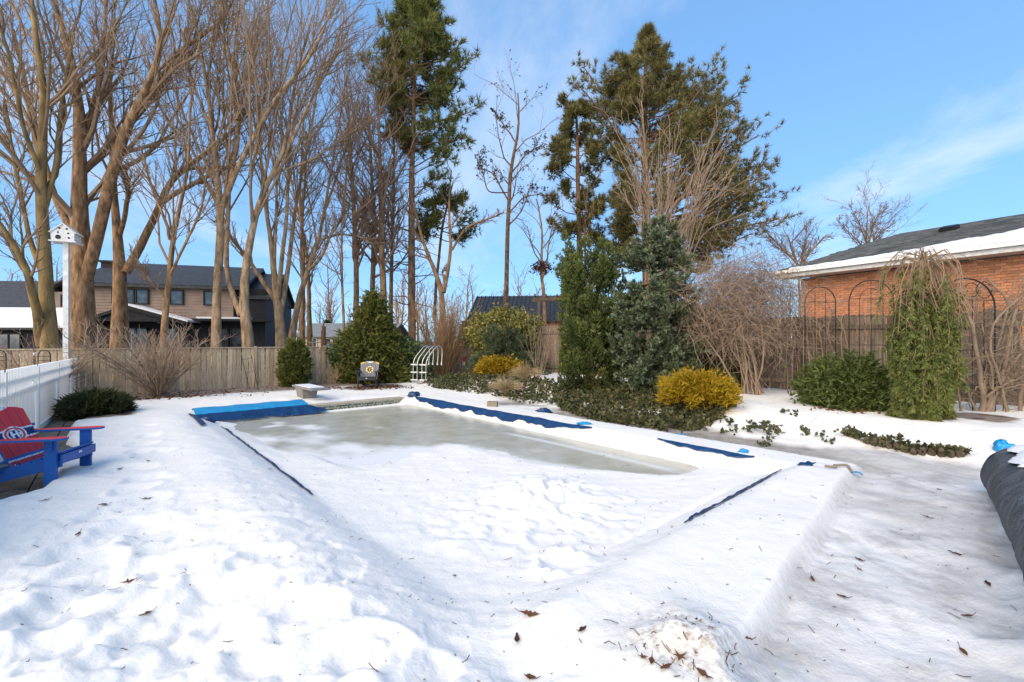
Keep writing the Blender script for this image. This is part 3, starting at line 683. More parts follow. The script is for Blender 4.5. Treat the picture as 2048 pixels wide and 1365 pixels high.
# small pale bungalow far between the trunks
o = (-26.5, 56, 0); rz = math.radians(-4)
hf = thing('house', 'distant cream bungalow with pale grey roof seen between the trunks', 'house', o)
house_box(hf, o, rz, 0, 11.5, 0, 8, 0, 2.3, M['cream']); gable(hf, o, rz, 0, 11.5, 0, 8, 2.3, 3.9, .4, M['roof_grey'])
for xc in (2.2, 4.0, 4.9, 7.5): window(hf, o, rz, xc, -.02, 1.4, .7, 1.2, M['white_paint'])
g = Geo(); g.box(L2W(o, rz, (8.9, -.7, 3.0)), (1.3, .5, .9), local_axes(rz)); g.build('white_vent', M['white_paint'], hf)

# brick house with dark metal roof behind the corner shrubs
o = (-2.4, 31.5, 0); rz = math.radians(-6)
hm = thing('house', 'orange brick house with dark ribbed roof beyond the fence corner', 'house', o)
house_box(hm, o, rz, 0, 7.2, 0, 7, 0, 3.2, M['brick']); gable(hm, o, rz, -.3, 7.2, 0, 7, 3.2, 5.0, .4, M['roof_dark'], wallm=M['white_paint'])
g = Geo()
for k in range(26): x = -.6 + k * .31; g.beam(L2W(o, rz, (x, -.4, 3.16)), L2W(o, rz, (x, 3.5, 5.17)), .04, .05)
q = g.build('roof_ribs', M['roof_dark'], hm); q['kind'] = 'stuff'
window(hm, o, rz, 6.2, -.02, 2.9, .55, .9, M['white_paint'])
# rustic pergola in front of it
pg = thing('pergola', 'weathered grey wooden pergola beam above the fence corner', 'pergola', (2.2, 25.5, 0))
for dy in (0, .9):
    g = Geo(); g.beam([1.2, 25.5 + dy, 4.05], [4.6, 25.2 + dy, 4.15], .14, .2); g.build('beam', M['fence_old'], pg)
for k in range(6): g = Geo(); x = 1.3 + k * .6; g.beam([x, 25.0, 4.24], [x + .05, 27, 4.24], .07, .1); g.build('rafter', M['fence_old'], pg)
for x in (1.5, 4.3): g = Geo(); g.box([x, 25.5, 1.98], (.14, .14, 3.95)); g.build('post', M['fence_old'], pg)

# brick house on the right
wd0 = np.array([12.73, 11.3]); wd1 = np.array([9.86, 15.86]); hd = unit(wd0 - wd1); hn = np.array([-hd[1], hd[0]])   # hn points away from us
if hn @ wd0 < 0: hn = -hn
far_c = wd1 + hd * .15; near_c = wd0 + hd * 4.5; hlw = np.linalg.norm(near_c - far_c)
br = thing('house', 'orange brick house with grey shingle roof beyond the right fence', 'house', (*far_c, 0))
def W3(s, t, z): q = far_c + hd * s + hn * t; return np.array([q[0], q[1], z])
EAVE = 3.86
ax = np.array([[hd[0], hd[1], 0], [hn[0], hn[1], 0], [0, 0, 1]])
g = Geo(); g.box(W3(hlw / 2, 3.6, EAVE / 2), (hlw, 7.0, EAVE), ax); g.build('mortar_wall', M['mortar'], br)
bl, bh, pt_, cs = .200, .060, .212, .0735
gb = Geo(); gb.box((0, 0, 0), (bl, .03, bh)); bm = gb.mesh('brick', M['brick']); rest = Geo(); rng = np.random.default_rng(4)
cells = []
for r_ in range(30):
    z = EAVE - .05 - r_ * cs
    for k in range(int(hlw / pt_)):
        s_ = .05 + k * pt_ + (r_ % 2) * pt_ / 2
        q = W3(s_ + bl / 2, .09, z); px = CX + q[0] / q[1] * F; py = CY - (z - EYE) / q[1] * F
        cells.append((q, px, py, r_, k))
vis = [c for c in cells if c[1] < 2046 and c[2] < 636]; oth = [c for c in cells if not (c[1] < 2046 and c[2] < 636)]
vis.sort(key=lambda c: c[0][1]); big, small = vis[:300], vis[300:] + [c for c in oth if c[1] < 2600]
wz_ = math.atan2(hd[1], hd[0])
for q, *_ in big: put(bm, 'brick', br, q + np.array([hn[0], hn[1], 0]) * rng.normal() * .003, wz_)
for q, *_ in small: rest.box(q, (bl, .03, bh), ax, r=rng.random())
q = rest.build('bricks', M['brick'], br); q['kind'] = 'stuff'
# soffit, fascia, gutter
g = Geo(); g.box(W3(hlw / 2 - .2, -.22, EAVE + .03), (hlw + .6, .62, .03), ax); g.build('soffit', M['white_paint'], br)
g = Geo(); g.box(W3(hlw / 2 - .2, -.54, EAVE + .12), (hlw + .6, .03, .20), ax); g.build('fascia', M['white_paint'], br)
g = Geo(); g.box(W3(hlw / 2 - .2, -.61, EAVE + .20), (hlw + .6, .10, .10), ax); g.build('gutter', M['white_pvc'], br)
# hip roof
RUN, RISE, OV = 4.1, 1.52, .60
def roofp(s, t, lift=0.0): return W3(s, t, EAVE + .24 + (t + OV) / (RUN + OV) * RISE + lift)
slope = math.hypot(RUN + OV, RISE); sn = unit(np.cross(np.array([hd[0], hd[1], 0]), roofp(0, 1) - roofp(0, 0))); sn = sn if sn[2] > 0 else -sn
g = Geo(); e0, e1 = -.55, hlw + .5
V = [roofp(e0, -OV), roofp(e1, -OV), roofp(e1, RUN), roofp(e0 + 1.9, RUN), W3(e0, RUN * 2 + OV, EAVE + .24), W3(e1, RUN * 2 + OV, EAVE + .24)]
g.add(V, [[0, 1, 2, 3]]); g.add(V, [[0, 3, 4]]); g.add(V, [[3, 2, 5, 4]]); g.build('roof_deck', M['shingle'], br)
sdir = unit(roofp(0, 1) - roofp(0, 0)); nco = 34; ch = slope / nco
me = Geo(); me.box((0, 0, 0), (.296, ch * 1.12, .016)); sm = me.mesh('shingle', M['shingle']); rest = Geo(); cells = []
for c in range(nco):
    f = (c + .5) / nco; t = -OV + f * (RUN + OV); s0 = e0 + 1.9 * f
    k = 0; s_ = e0 + rng.random() * .3
    while s_ < e1 - .1:
        if s_ > s0 - .05:
            q = roofp(s_ + .15, t, .012) ; px = CX + q[0] / q[1] * F
            if px < 2300: cells.append((q, px))
        s_ += .30
axr = np.array([[hd[0], hd[1], 0], sdir * 1.0, sn]); tilt = unit(sdir + sn * -.035); axs = np.array([axr[0], tilt, np.cross(axr[0], tilt)])
from mathutils import Matrix
rotm = Matrix([list(axs[:, 0]) if False else [axs[0][i], axs[1][i], axs[2][i]] for i in range(3)]).to_euler()
cells.sort(key=lambda c: c[0][1] if c[1] < 2048 else 1e3 + c[0][1])
for i, (q, px) in enumerate(cells):
    if i < 300:
        ob = bpy.data.objects.new('shingle', sm); link(ob, br); ob.location = Vector(q + sn * rng.random() * .004) - br.location; ob.rotation_euler = rotm
    else: rest.box(q + sn * rng.random() * .004, (.296, ch * 1.12, .016), axs, r=rng.random())
q = rest.build('shingles', M['shingle'], br); q['kind'] = 'stuff'
for s_, t_ in ((3.1, 3.0), (8.3, 3.3)):
    g = Geo(); c = roofp(s_, t_, .07); g.box(c, (.42, .42, .12), axr); g.box(c + sn * .07, (.36, .36, .03), axr); g.build('roof_vent', M['black'], br)
# snow sheet on the lower slope, ragged upper edge
ns = 150; S = np.linspace(e0 + .5, e1, ns); rr = np.random.default_rng(12)
tm = np.interp(S, [e0 + .5, e0 + 1.3, 2.0, 3.2, 4.4, 5.6, 7, 9, e1], [.02, .12, .45, 1.0, 1.6, 2.2, 2.6, 2.8, 2.8]) + .22 * fbm(S * 1.3, S * 0, 3, 5) + .10 * fbm(S * 6, S * 0 + 3, 2, 6) + .06 * rr.normal(size=ns)
tm = np.maximum(tm, .03); K = 9; X = np.zeros((ns, K, 3))
for i in range(ns):
    for k in range(K):
        f = k / (K - 1); lift = (.02, .065, .075, .075, .07, .065, .055, .04, .012)[k]
        X[i, k] = roofp(S[i], -OV + .01 + f * tm[i], lift + .02 * fbm(np.array([S[i] * 2]), np.array([f * 4.0]), 2, 8)[0] * (k not in (0, 8)))
g = Geo(); g.grid(X); q = g.build('roof_snow', M['roof_snow'], br, smooth=True)

# ------------------------------------------------------------------ plants: growing polylines
def resample(pts, k):
    pts = np.asarray(pts, float); d = np.concatenate([[0], np.cumsum(np.linalg.norm(np.diff(pts[:, :3], axis=0), axis=1))])
    t = np.linspace(0, d[-1], k)
    # smooth the corners a little
    q = np.stack([np.interp(t, d, pts[:, i]) for i in range(pts.shape[1])], 1)
    for _ in range(2): q[1:-1] = 0.25 * q[:-2] + 0.5 * q[1:-1] + 0.25 * q[2:]
    return q
def grow(rng, Pn, R, n, t0, t1, ln, ang, k=5, up=.12, wig=.16, rr=.55, tip=.006, absolute=False, flat=0.0):
    Nn, K, _ = Pn.shape
    t = t0 + (t1 - t0) * ((np.arange(n)[None] + rng.random((Nn, n))) / n)
    x = t * (K - 1); i = np.clip(np.floor(x).astype(int), 0, K - 2); f = (x - i)
    a = np.arange(Nn)[:, None]
    p = Pn[a, i] * (1 - f[..., None]) + Pn[a, i + 1] * f[..., None]
    tan = unit(Pn[a, i + 1] - Pn[a, i]); r0 = R[a, i] * (1 - f) + R[a, i + 1] * f
    pl = np.linalg.norm(np.diff(Pn, axis=1), axis=-1).sum(1)
    L_ = (ln if absolute else ln * pl[:, None]) * (1 - .5 * t) * (.55 + .8 * rng.random((Nn, n)))
    rv = rng.normal(size=(Nn, n, 3)); rv[..., 2] *= (1 - flat)
    perp = unit(np.cross(tan, rv)); an = ang * (.65 + .7 * rng.random((Nn, n)))[..., None]
    d = tan * np.cos(an) + perp * np.sin(an)
    p = p.reshape(-1, 3); d = d.reshape(-1, 3); st = (L_.reshape(-1) / (k - 1))[:, None]
    out = [p]
    for j in range(k - 1):
        d = unit(d + wig * rng.normal(size=d.shape) + np.array([0, 0, up])); p = p + d * st; out.append(p)
    C = np.stack(out, 1); r = np.maximum(r0.reshape(-1) * rr, tip)[:, None]
    return C, r + (np.minimum(tip, r) - r) * np.linspace(0, 1, k)[None]

def limb_path(rng, pts, d, K, slope=0.0):
    """pts: (px, py, width px) traced limb standing at distance d, drifting in depth by slope"""
    q = resample(pts, K); s = np.concatenate([[0], np.cumsum(np.linalg.norm(np.diff(q[:, :2], axis=0), axis=1))])
    dd = d + slope * s * d / F
    W = np.stack([(q[:, 0] - CX) / F * dd, dd, EYE - (q[:, 1] - CY) / F * dd], 1)
    W[1:] += np.cumsum(rng.normal(size=(K - 1, 3)) * .012, 0)
    return W, np.maximum(q[:, 2] * .42 / F * dd, .007)

def bare_tree(label, d, limbs, seed, bark='bark', twig='twig', n=(9, 8, 7), lens=(.38, .42, .5), ang=(.75, .7, .7), up=.10, base_y=None, group=None,
              name='bare_tree', tip=.006, extra_pods=0, t0=.35, wig=.16, l1abs=None):
    rng = np.random.default_rng(seed); LP = []; LR = []
    for i, lb in enumerate(limbs):
        W, R = limb_path(rng, lb, d, 16, 0 if i == 0 else rng.uniform(-.45, .45)); LP.append(W); LR.append(R)
    LP = np.array(LP); LR = np.array(LR)
    b = LP[0, 0].copy(); hz = H(b[0], b[1]) if np.hypot(b[0], b[1]) < 26 else .05
    LP[0, 0, 2] = min(LP[0, 0, 2], hz - .1); b[2] = hz
    root = thing(name, label, 'tree', b, group=group)
    g = Geo(); lr = LR.copy(); lr[0, 0] *= 1.35; lr[0, 1] *= 1.1
    g.tubes(LP, lr, 9); g.build('trunk', M[bark], root, smooth=True)
    g = Geo()
    A, AR = grow(rng, LP, LR, n[0], t0, 1.0, lens[0], ang[0], 7, up, wig, .5, tip * 1.6)
    if l1abs: A, AR = grow(rng, LP, LR, n[0], t0, 1.0, l1abs, ang[0], 7, up, wig, .5, tip * 1.6, absolute=True)
    g.tubes(A, AR, 5, rng.random(len(A)))
    B, BR = grow(rng, A, AR, n[1], .12, 1.0, lens[1], ang[1], 4, up * .6, wig, .55, tip)
    g.tubes(B, BR, 3, rng.random(len(B)))
    C = B
    if len(n) > 2 and n[2]:
        C, CRr = grow(rng, B, BR, n[2], .12, 1.0, lens[2], ang[2], 3, up * .4, wig * 1.1, .6, tip * .8)
        g.tubes(C, CRr, 3, rng.random(len(C)))
    mats = [M[twig]]
    if extra_pods:
        e = C[:, -1]; sel = rng.random(len(e)) < extra_pods; mats.append(M['pods'])
        g.sprays(e[sel], rng.normal(size=(sel.sum(), 3)), 3, .13, .035, .8, rng, mi=1)
    g.build('crown', mats, root)
    return root

bare_tree('mossy yellow trunked tree left of the birdhouse pole', 15.2, [
    [(104, 700, 30), (98, 620, 28), (90, 540, 26), (86, 445, 24), (85, 325, 19), (95, 205, 15), (72, 60, 11), (60, -60, 7)],
    [(84, 690, 22), (74, 620, 18), (50, 527, 14), (8, 460, 10), (-40, 380, 7)],
    [(92, 560, 15), (60, 480, 10), (48, 420, 9), (30, 330, 8), (10, 200, 6)],
    [(86, 430, 12), (110, 330, 10), (118, 220, 9), (150, 60, 6)], [(86, 360, 11), (40, 240, 9), (20, 120, 8), (-20, 0, 6)]], 101, 'bark_moss', lens=(.50, .48, .45), ang=(.55, .55, .65), wig=.12, n=(14, 9, 5), tip=.0065)
bare_tree('thickest brown trunk standing just behind the birdhouse', 17.0, [
    [(160, 700, 52), (165, 600, 50), (160, 510, 44), (155, 440, 33), (155, 330, 27), (155, 230, 22), (148, 150, 17), (100, 0, 11), (80, -90, 8)],
    [(172, 560, 26), (195, 470, 25), (215, 400, 24), (235, 300, 24), (252, 250, 20), (285, 190, 14), (330, 100, 12), (322, 50, 9), (300, -60, 6)],
    [(250, 255, 15), (300, 205, 13), (350, 110, 11), (400, 80, 8), (450, 40, 6)],
    [(150, 480, 17), (110, 400, 14), (85, 300, 11), (60, 200, 9), (30, 60, 6)],
    [(155, 330, 13), (180, 240, 11), (210, 130, 9), (215, 0, 6)]], 102, lens=(.50, .48, .45), ang=(.55, .55, .65), wig=.12, n=(15, 9, 5), t0=.3, tip=.0065)
bare_tree('forked tree in front of the black house with one limb arching right', 19.0, [
    [(240, 700, 34), (240, 600, 29), (243, 540, 27), (238, 480, 19), (232, 430, 16), (225, 390, 14), (228, 300, 11), (215, 180, 9), (230, 40, 6)],
    [(252, 545, 20), (285, 480, 17), (310, 430, 15), (325, 385, 13), (342, 350, 13), (385, 325, 11), (425, 295, 9), (470, 262, 7), (500, 200, 5)],
    [(322, 408, 11), (342, 393, 11), (386, 369, 10), (427, 349, 8), (470, 330, 5)],
    [(240, 470, 10), (252, 420, 10), (257, 360, 8), (250, 335, 5)], [(420, 297, 6), (440, 220, 5), (430, 120, 4)]], 103, lens=(.50, .48, .45), ang=(.55, .55, .65), wig=.12, n=(13, 9, 5), t0=.4, tip=.0065)
bare_tree('slim bent tree standing before the porch of the black house', 16.4, [
    [(326, 702, 15), (330, 620, 13), (338, 540, 12), (341, 480, 11), (350, 430, 9), (375, 350, 7), (372, 240, 5), (390, 100, 4)],
    [(341, 480, 8), (330, 440, 6), (300, 380, 5), (280, 300, 4)], [(335, 560, 7), (365, 500, 6), (400, 430, 5), (415, 330, 4)], [(332, 600, 5), (300, 560, 4), (260, 500, 3)]], 104, 'bark', lens=(.50, .48, .45), ang=(.55, .55, .65), wig=.12, n=(12, 8, 6), t0=.2)
bare_tree('straight grey trunk crossing the black house\'s upper windows', 17.6, [
    [(432, 702, 20), (432, 600, 18), (438, 500, 18), (441, 420, 17), (437, 370, 14), (428, 300, 11), (422, 220, 9), (408, 120, 7), (378, 0, 5)],
    [(441, 425, 13), (471, 342, 12), (513, 273, 10), (547, 205, 9), (632, 102, 7), (668, 10, 5)],
    [(460, 370, 9), (478, 273, 11), (472, 205, 10), (472, 100, 8), (470, -30, 5)], [(475, 240, 7), (500, 150, 6), (520, 40, 4)], [(425, 260, 7), (390, 180, 6), (370, 60, 4)],
    [(472, 180, 6), (450, 90, 5), (440, -10, 4)]], 105, 'bark_grey', lens=(.62, .48, .34), wig=.07, n=(14, 9, 5), tip=.006, t0=.32, ang=(.40, .45, .6), up=.08)
bare_tree('grey trunk leaning left then forking in two beside the gable', 17.8, [
    [(503, 702, 24), (492, 665, 23), (482, 630, 22), (484, 592, 20), (487, 542, 19), (500, 480, 15), (520, 376, 12), (564, 325, 10), (581, 290, 9), (574, 239, 8), (590, 160, 6), (625, 30, 4)],
    [(482, 632, 14), (467, 595, 13), (451, 555, 12), (450, 480, 10), (456, 420, 9), (460, 330, 7), (445, 220, 5), (450, 80, 4)],
    [(581, 290, 7), (615, 215, 6), (650, 150, 5), (690, 60, 4)], [(505, 455, 7), (500, 360, 6), (520, 240, 5), (530, 100, 4)], [(540, 350, 6), (600, 330, 5), (650, 300, 4), (720, 250, 3)]], 106, 'bark_grey', lens=(.62, .48, .34), wig=.07, n=(14, 9, 5), tip=.006, t0=.32, ang=(.40, .45, .6), up=.08)
bare_tree('pale grey multi stemmed tree at the black house gable corner', 20.0, [
    [(566, 702, 25), (560, 650, 21), (555, 610, 19), (548, 560, 14), (545, 500, 11), (532, 430, 9), (520, 330, 7), (515, 200, 5)],
    [(555, 612, 12), (530, 570, 11), (500, 525, 9), (470, 485, 7), (430, 440, 5)], [(555, 608, 11), (562, 520, 10), (576, 430, 8), (575, 320, 6), (600, 180, 4)],
    [(562, 625, 12), (572, 580, 11), (577, 530, 10), (583, 470, 9), (592, 400, 7), (620, 260, 5), (640, 120, 4)], [(550, 560, 7), (552, 480, 6), (558, 380, 5), (548, 250, 4)]],
    107, 'bark_grey', lens=(.62, .48, .34), wig=.07, n=(11, 8, 5), t0=.40, ang=(.40, .45, .6), up=.08)
bare_tree('tan trunk curving right, just right of the black house', 21.0, [
    [(578, 702, 17), (586, 640, 14), (600, 590, 13), (612, 545, 12), (630, 505, 9), (642, 475, 8), (650, 400, 6), (668, 300, 5), (690, 150, 4)],
    [(613, 545, 8), (625, 535, 8), (645, 515, 7), (655, 480, 6), (690, 420, 4)], [(606, 570, 8), (602, 500, 6), (608, 400, 5), (615, 260, 4)], [(640, 480, 5), (680, 470, 4), (740, 480, 3)]], 108, 'bark_grey', lens=(.62, .48, .34), wig=.07, ang=(.45, .5, .6), n=(12, 8, 5), t0=.35)
BG = [  # slimmer trees farther back: label, d, trunk path, spread
    ('slender trunk between the bungalow and the curving tan tree', 27, [(604, 705, 12), (606, 600, 10), (608, 500, 8), (600, 380, 6), (610, 220, 3)], 111),
    ('twin slender trunk just left of the broken snag', 28, [(621, 705, 13), (618, 600, 10), (616, 520, 8), (612, 480, 7), (590, 400, 5), (570, 280, 3)], 112),
    ('slim bare brown tree nearest the curving tan tree', 23, [(711, 700, 15), (712, 600, 13), (710, 480, 11), (704, 380, 9), (696, 250, 6), (690, 150, 3)], 113),
    ('slim bare brown tree behind the broad cedar\'s left side', 24, [(745, 700, 13), (745, 560, 12), (750, 440, 9), (742, 330, 7), (735, 190, 3)], 114),
    ('darkest slim bare tree rising from behind the broad cedar', 22.5, [(770, 700, 17), (766, 580, 15), (764, 450, 13), (762, 330, 9), (758, 220, 5), (750, 150, 3)], 115),
    ('thinnest bare tree right beside the tall white pine', 25, [(783, 700, 10), (783, 560, 9), (786, 420, 7), (790, 300, 5), (785, 180, 3)], 116),
    ('thin reddish sapling right of the snag', 20, [(690, 720, 7), (684, 600, 6), (680, 500, 5), (690, 380, 4), (700, 240, 3)], 117)]
for lab, d, path, sd_ in BG:
    larch = sd_ in (113, 114, 115, 116)
    bare_tree(lab, d, [path], sd_, 'bark', 'twig_red' if sd_ > 112 else 'twig', n=(42 if larch else 22, 8, 5), lens=(.27 if larch else .3, .45, .5), ang=(.8, .7, .7), up=.14, wig=.13, t0=.28, tip=.007, name='bare_tree')
bare_tree('bare tree with V fork just right of the tall white pine', 23, [
    [(886, 640, 13), (885, 580, 13), (876, 555, 11), (862, 525, 9), (848, 485, 8), (836, 445, 6), (820, 380, 4)],
    [(887, 585, 11), (896, 550, 9), (905, 500, 8), (901, 455, 6), (900, 400, 5), (905, 340, 3)], [(904, 500, 6), (930, 455, 5), (985, 435, 4), (1010, 425, 3)], [(890, 572, 4), (884, 545, 5), (893, 535, 3)]], 120, n=(9, 7, 5), t0=.4)
bare_tree('small bare tree holding a ball shaped leaf nest', 29, [
    [(1090, 640, 9), (1088, 580, 8), (1082, 555, 7), (1084, 520, 6), (1086, 460, 4), (1075, 400, 3)], [(1084, 560, 4), (1094, 530, 4), (1098, 490, 3), (1110, 440, 3)], [(1084, 530, 3), (1065, 500, 3), (1055, 450, 2)]], 121, n=(7, 5, 3), t0=.35)
rng = np.random.default_rng(7); c = P(1086, 535, 29); g = Geo()
C = c + rng.normal(size=(240, 3)) * [.30, .3, .20]; g.sprays(C, rng.normal(size=(240, 3)), 3, .30, .025, 1.0, rng)
nest = thing('leaf_nest', 'ball of dry leaves lodged in the small bare tree', 'nest', c); g.build('dry_leaves', M['dead'], nest)['kind'] = 'stuff'
bare_tree('sparse tree with a straight orange trunk and lingering dry pods', 30, [
    [(1012, 640, 12), (1013, 590, 11), (1015, 470, 10), (1018, 380, 9), (1022, 310, 8), (1036, 282, 6), (1040, 240, 5), (1036, 185, 3)],
    [(1016, 400, 4), (1000, 370, 4), (985, 345, 3), (960, 335, 2)], [(1020, 350, 4), (1050, 310, 3), (1085, 290, 2)], [(1015, 430, 4), (1045, 395, 3), (1085, 385, 2)], [(1034, 290, 4), (1010, 250, 3), (990, 225, 2)], [(1017, 385, 3), (975, 385, 3), (955, 300, 2)]],
    122, 'bark_pine', n=(9, 6, 4), lens=(.36, .45, .5), t0=.4, extra_pods=.55, ang=(.9, .8, .8))
bare_tree('round crowned bare tree beyond the shingle roof', 46, [
    [(1735, 560, 6), (1735, 520, 5), (1733, 470, 3), (1735, 430, 2), (1740, 405, 1)], [(1735, 505, 3), (1705, 470, 2), (1675, 440, 1)], [(1735, 500, 3), (1760, 465, 2), (1790, 445, 1)], [(1734, 490, 3), (1715, 440, 2), (1700, 415, 1)], [(1735, 490, 3), (1755, 435, 2), (1768, 415, 1)]],
    123, n=(18, 9, 8), lens=(.36, .42, .42), t0=.15, tip=.008, ang=(.7, .7, .7), up=.02)
bare_tree('low spreading bare tree at the left end of the shingle roof', 38, [
    [(1600, 600, 5), (1598, 545, 5), (1590, 510, 4), (1575, 470, 3)], [(1597, 540, 6), (1625, 500, 4), (1655, 470, 3)], [(1597, 530, 5), (1560, 490, 4), (1530, 460, 3)], [(1598, 545, 5), (1610, 490, 3), (1615, 450, 2)]],
    124, n=(16, 9, 7), lens=(.42, .45, .45), t0=.2, tip=.007)
# far wood closing the view between the houses: reads as one mass
rng = np.random.default_rng(77); g = Geo(); tr = []; trr = []
for px in np.concatenate([np.linspace(-250, 1150, 84), np.linspace(1150, 2500, 60)]):
    d = rng.uniform(62, 105); hh = rng.uniform(6, 13) if px < 1150 else rng.uniform(4.5, 8)
    x = (px + rng.normal() * 12 - CX) / F * d; q = np.stack([np.full(6, x), np.full(6, d), np.linspace(0, hh, 6)], 1); q[1:, :2] += np.cumsum(rng.normal(size=(5, 2)) * .18, 0)
    tr.append(q); trr.append(np.linspace(.22, .05, 6))
tr = np.array(tr); trr = np.array(trr); g.tubes(tr, trr, 5, rng.random(len(tr)))
A, AR = grow(rng, tr, trr, 16, .2, 1, .42, .8, 5, .12, .15, .5, .03); g.tubes(A, AR, 3, rng.random(len(A)))
B, BR = grow(rng, A, AR, 2, .1, 1, .5, .7, 3, .08, .2, .5, .028); g.tubes(B, BR, 3, rng.random(len(B)))
tag(g.build('far_wood', M['twig_red']), 'hazy mass of bare trees far behind the houses', 'woods', kind='stuff')
g = Geo()
for px, d, hh in ((640, 60, 3.0), (655, 62, 4.4), (930, 60, 4.2), (950, 66, 5), (1560, 60, 4), (610, 58, 2.0)):
    x = (px - CX) / F * d; n = 260; t = rng.random(n); a = rng.random(n) * 6.28; r = (1 - t) * hh * .32
    C = np.stack([x + r * np.cos(a), d + r * np.sin(a), t * hh], 1); D = np.stack([np.cos(a), np.sin(a), .2 + 0 * a], 1); g.sprays(C, D, 3, .7, .14, .4, rng)
tag(g.build('far_evergreens', M['hemlock']), 'small dark evergreens far behind the houses', 'evergreens', kind='stuff')

# ------------------------------------------------------------------ pines
def pine(label, d, trunk, prof, seed, nb, mat_, upc=.25, sub=9, tl=.30, tw=.022, tn=9, extra=None, dens=1.0, name='pine_tree', bark='bark_pine', dead=0, t0s=.34):
    rng = np.random.default_rng(seed); W, R = limb_path(rng, trunk, d, 20); b = W[0].copy(); b[2] = .05; root = thing(name, label, 'tree', b)
    g = Geo(); g.tubes(W, R, 9)
    prof = np.array(prof, float)                                     # py, left extent, right extent (px)
    py = rng.uniform(prof[0, 0], prof[-1, 0], nb); l_ = np.interp(py, prof[:, 0], prof[:, 1]); r_ = np.interp(py, prof[:, 0], prof[:, 2])
    az = rng.random(nb) * 2 * math.pi; az = np.arctan2(.6 * np.sin(az), np.cos(az)); cx = np.cos(az); Lm = np.where(cx > 0, r_ * cx ** 2 + (l_ + r_) / 2 * (1 - cx ** 2), l_ * cx ** 2 + (l_ + r_) / 2 * (1 - cx ** 2)) / F * d
    Lm *= rng.uniform(.40, 1.12, nb)
    z = EYE - (py - CY) / F * d; zi = W[:, 2]; o = np.argsort(zi); X0 = np.interp(z, zi[o], W[o, 0]); Y0 = np.interp(z, zi[o], W[o, 1])
    dr = np.stack([cx, np.sin(az), upc + rng.normal(size=nb) * .15], 1); k = 7; t = np.linspace(0, 1, k)
    base = np.stack([X0, Y0, z - Lm * upc * .55], 1)
    Pn = base[:, None] + dr[:, None] * (Lm[:, None] * t)[..., None] + np.array([0, 0, 1.0]) * (.18 * Lm[:, None] * (t ** 2 - .5 * t))[..., None]
    Pn[:, 1:] += np.cumsum(rng.normal(size=(nb, k - 1, 3)), 1) * (.035 * Lm)[:, None, None]
    if extra:
        for pts in extra:
            q, _ = limb_path(rng, [(a, b_, 3) for a, b_ in pts], d, k, rng.uniform(-.3, .3)); Pn = np.concatenate([Pn, q[None]]); Lm = np.append(Lm, np.linalg.norm(q[-1] - q[0]))
    rb = (.015 + .012 * Lm)[:, None] * np.linspace(1, .35, k)[None]
    g.tubes(Pn, rb, 5)
    if dead:                                                          # bare dead limbs lower on the trunk
        Q, QR = grow(rng, W[None], R[None], dead, .12, .55, 1.9, 1.4, 5, .05, .15, .2, .009, absolute=True); g.tubes(Q, QR, 3); Q2, Q2R = grow(rng, Q, QR, 5, .2, 1, .4, .8, 4, .05, .2, .5, .006); g.tubes(Q2, Q2R, 3)
    g.build('trunk', M[bark], root, smooth=True)
    g = Geo(); S, SR = grow(rng, Pn, rb, sub, t0s, 1.0, .40, .75, 4, .18, .12, .5, .008, flat=.4)
    g2 = Geo(); g2.tubes(S, SR, 3); g2.build('branches', M['bark_pine'], root)['kind'] = 'stuff'
    T2_, _ = grow(rng, S, SR, 4, .15, 1.0, .42, .8, 3, .15, .15, .5, .006, absolute=True, flat=.3)
    pts = T2_[:, 1:].reshape(-1, 3); dirs = np.repeat(unit(T2_[:, -1] - T2_[:, 0]), 2, 0)
    keep = rng.random(len(pts)) < dens; pts = pts[keep]; dirs = dirs[keep]; pts = np.concatenate([pts, Pn[:, -1]]); dirs = np.concatenate([dirs, unit(Pn[:, -1] - Pn[:, -2])])
    g.sprays(pts, dirs + [0, 0, .25], int(tn * .55), tl * .75, tw * .95, .7, rng)
    g.build('crown', M[mat_], root)
    return root
pine('tallest dark green white pine left of centre', 24, [(824, 705, 19), (823, 600, 18), (822, 480, 16), (824, 350, 13), (828, 200, 10), (833, 80, 7), (836, -40, 4)],
     [(-40, 22, 25), (30, 40, 55), (80, 68, 65), (130, 80, 80), (190, 75, 110), (240, 75, 95), (275, 55, 70), (300, 30, 50)], 201, 105, 'pine', .32, tl=.46, tw=.021, sub=7,
     extra=[[(826, 330, 0), (860, 310, 0), (890, 285, 0), (915, 265, 0)][0:4] and [(826, 335), (855, 318), (885, 300), (905, 280)], [(826, 350), (860, 330), (900, 320)], [(826, 250), (880, 240), (930, 235), (958, 215)],
            [(824, 400), (850, 372), (880, 355)], [(826, 200), (880, 165), (915, 140), (938, 122)], [(824, 290), (870, 285), (925, 275)], [(826, 200), (780, 165), (735, 140), (718, 115)]], dead=40, tn=24)
pine('narrow younger pine with tufts at mid height beside the tall white pine', 26, [(868, 640, 8), (872, 560, 7), (880, 480, 6), (893, 420, 5), (905, 370, 3)],
     [(385, 12, 20), (400, 25, 45), (440, 40, 65), (475, 45, 60), (492, 35, 50)], 202, 18, 'pine', .1, tn=18, tl=.42, tw=.024, dens=.8)
pine('twin trunked pine with rounded foliage left of the big fan shaped pine', 33, [(1160, 640, 15), (1158, 520, 13), (1156, 400, 11), (1155, 300, 8), (1152, 215, 5)],
     [(212, 15, 20), (240, 42, 40), (300, 45, 50), (340, 55, 60), (400, 62, 70), (440, 60, 70), (490, 55, 50)], 203, 60, 'pine_olive', .12, t0s=.45, tn=18, tl=.5, tw=.028,
     extra=[[(1170, 640), (1172, 540), (1168, 440), (1175, 380)]])
_r = np.random.default_rng(99); P4R = []
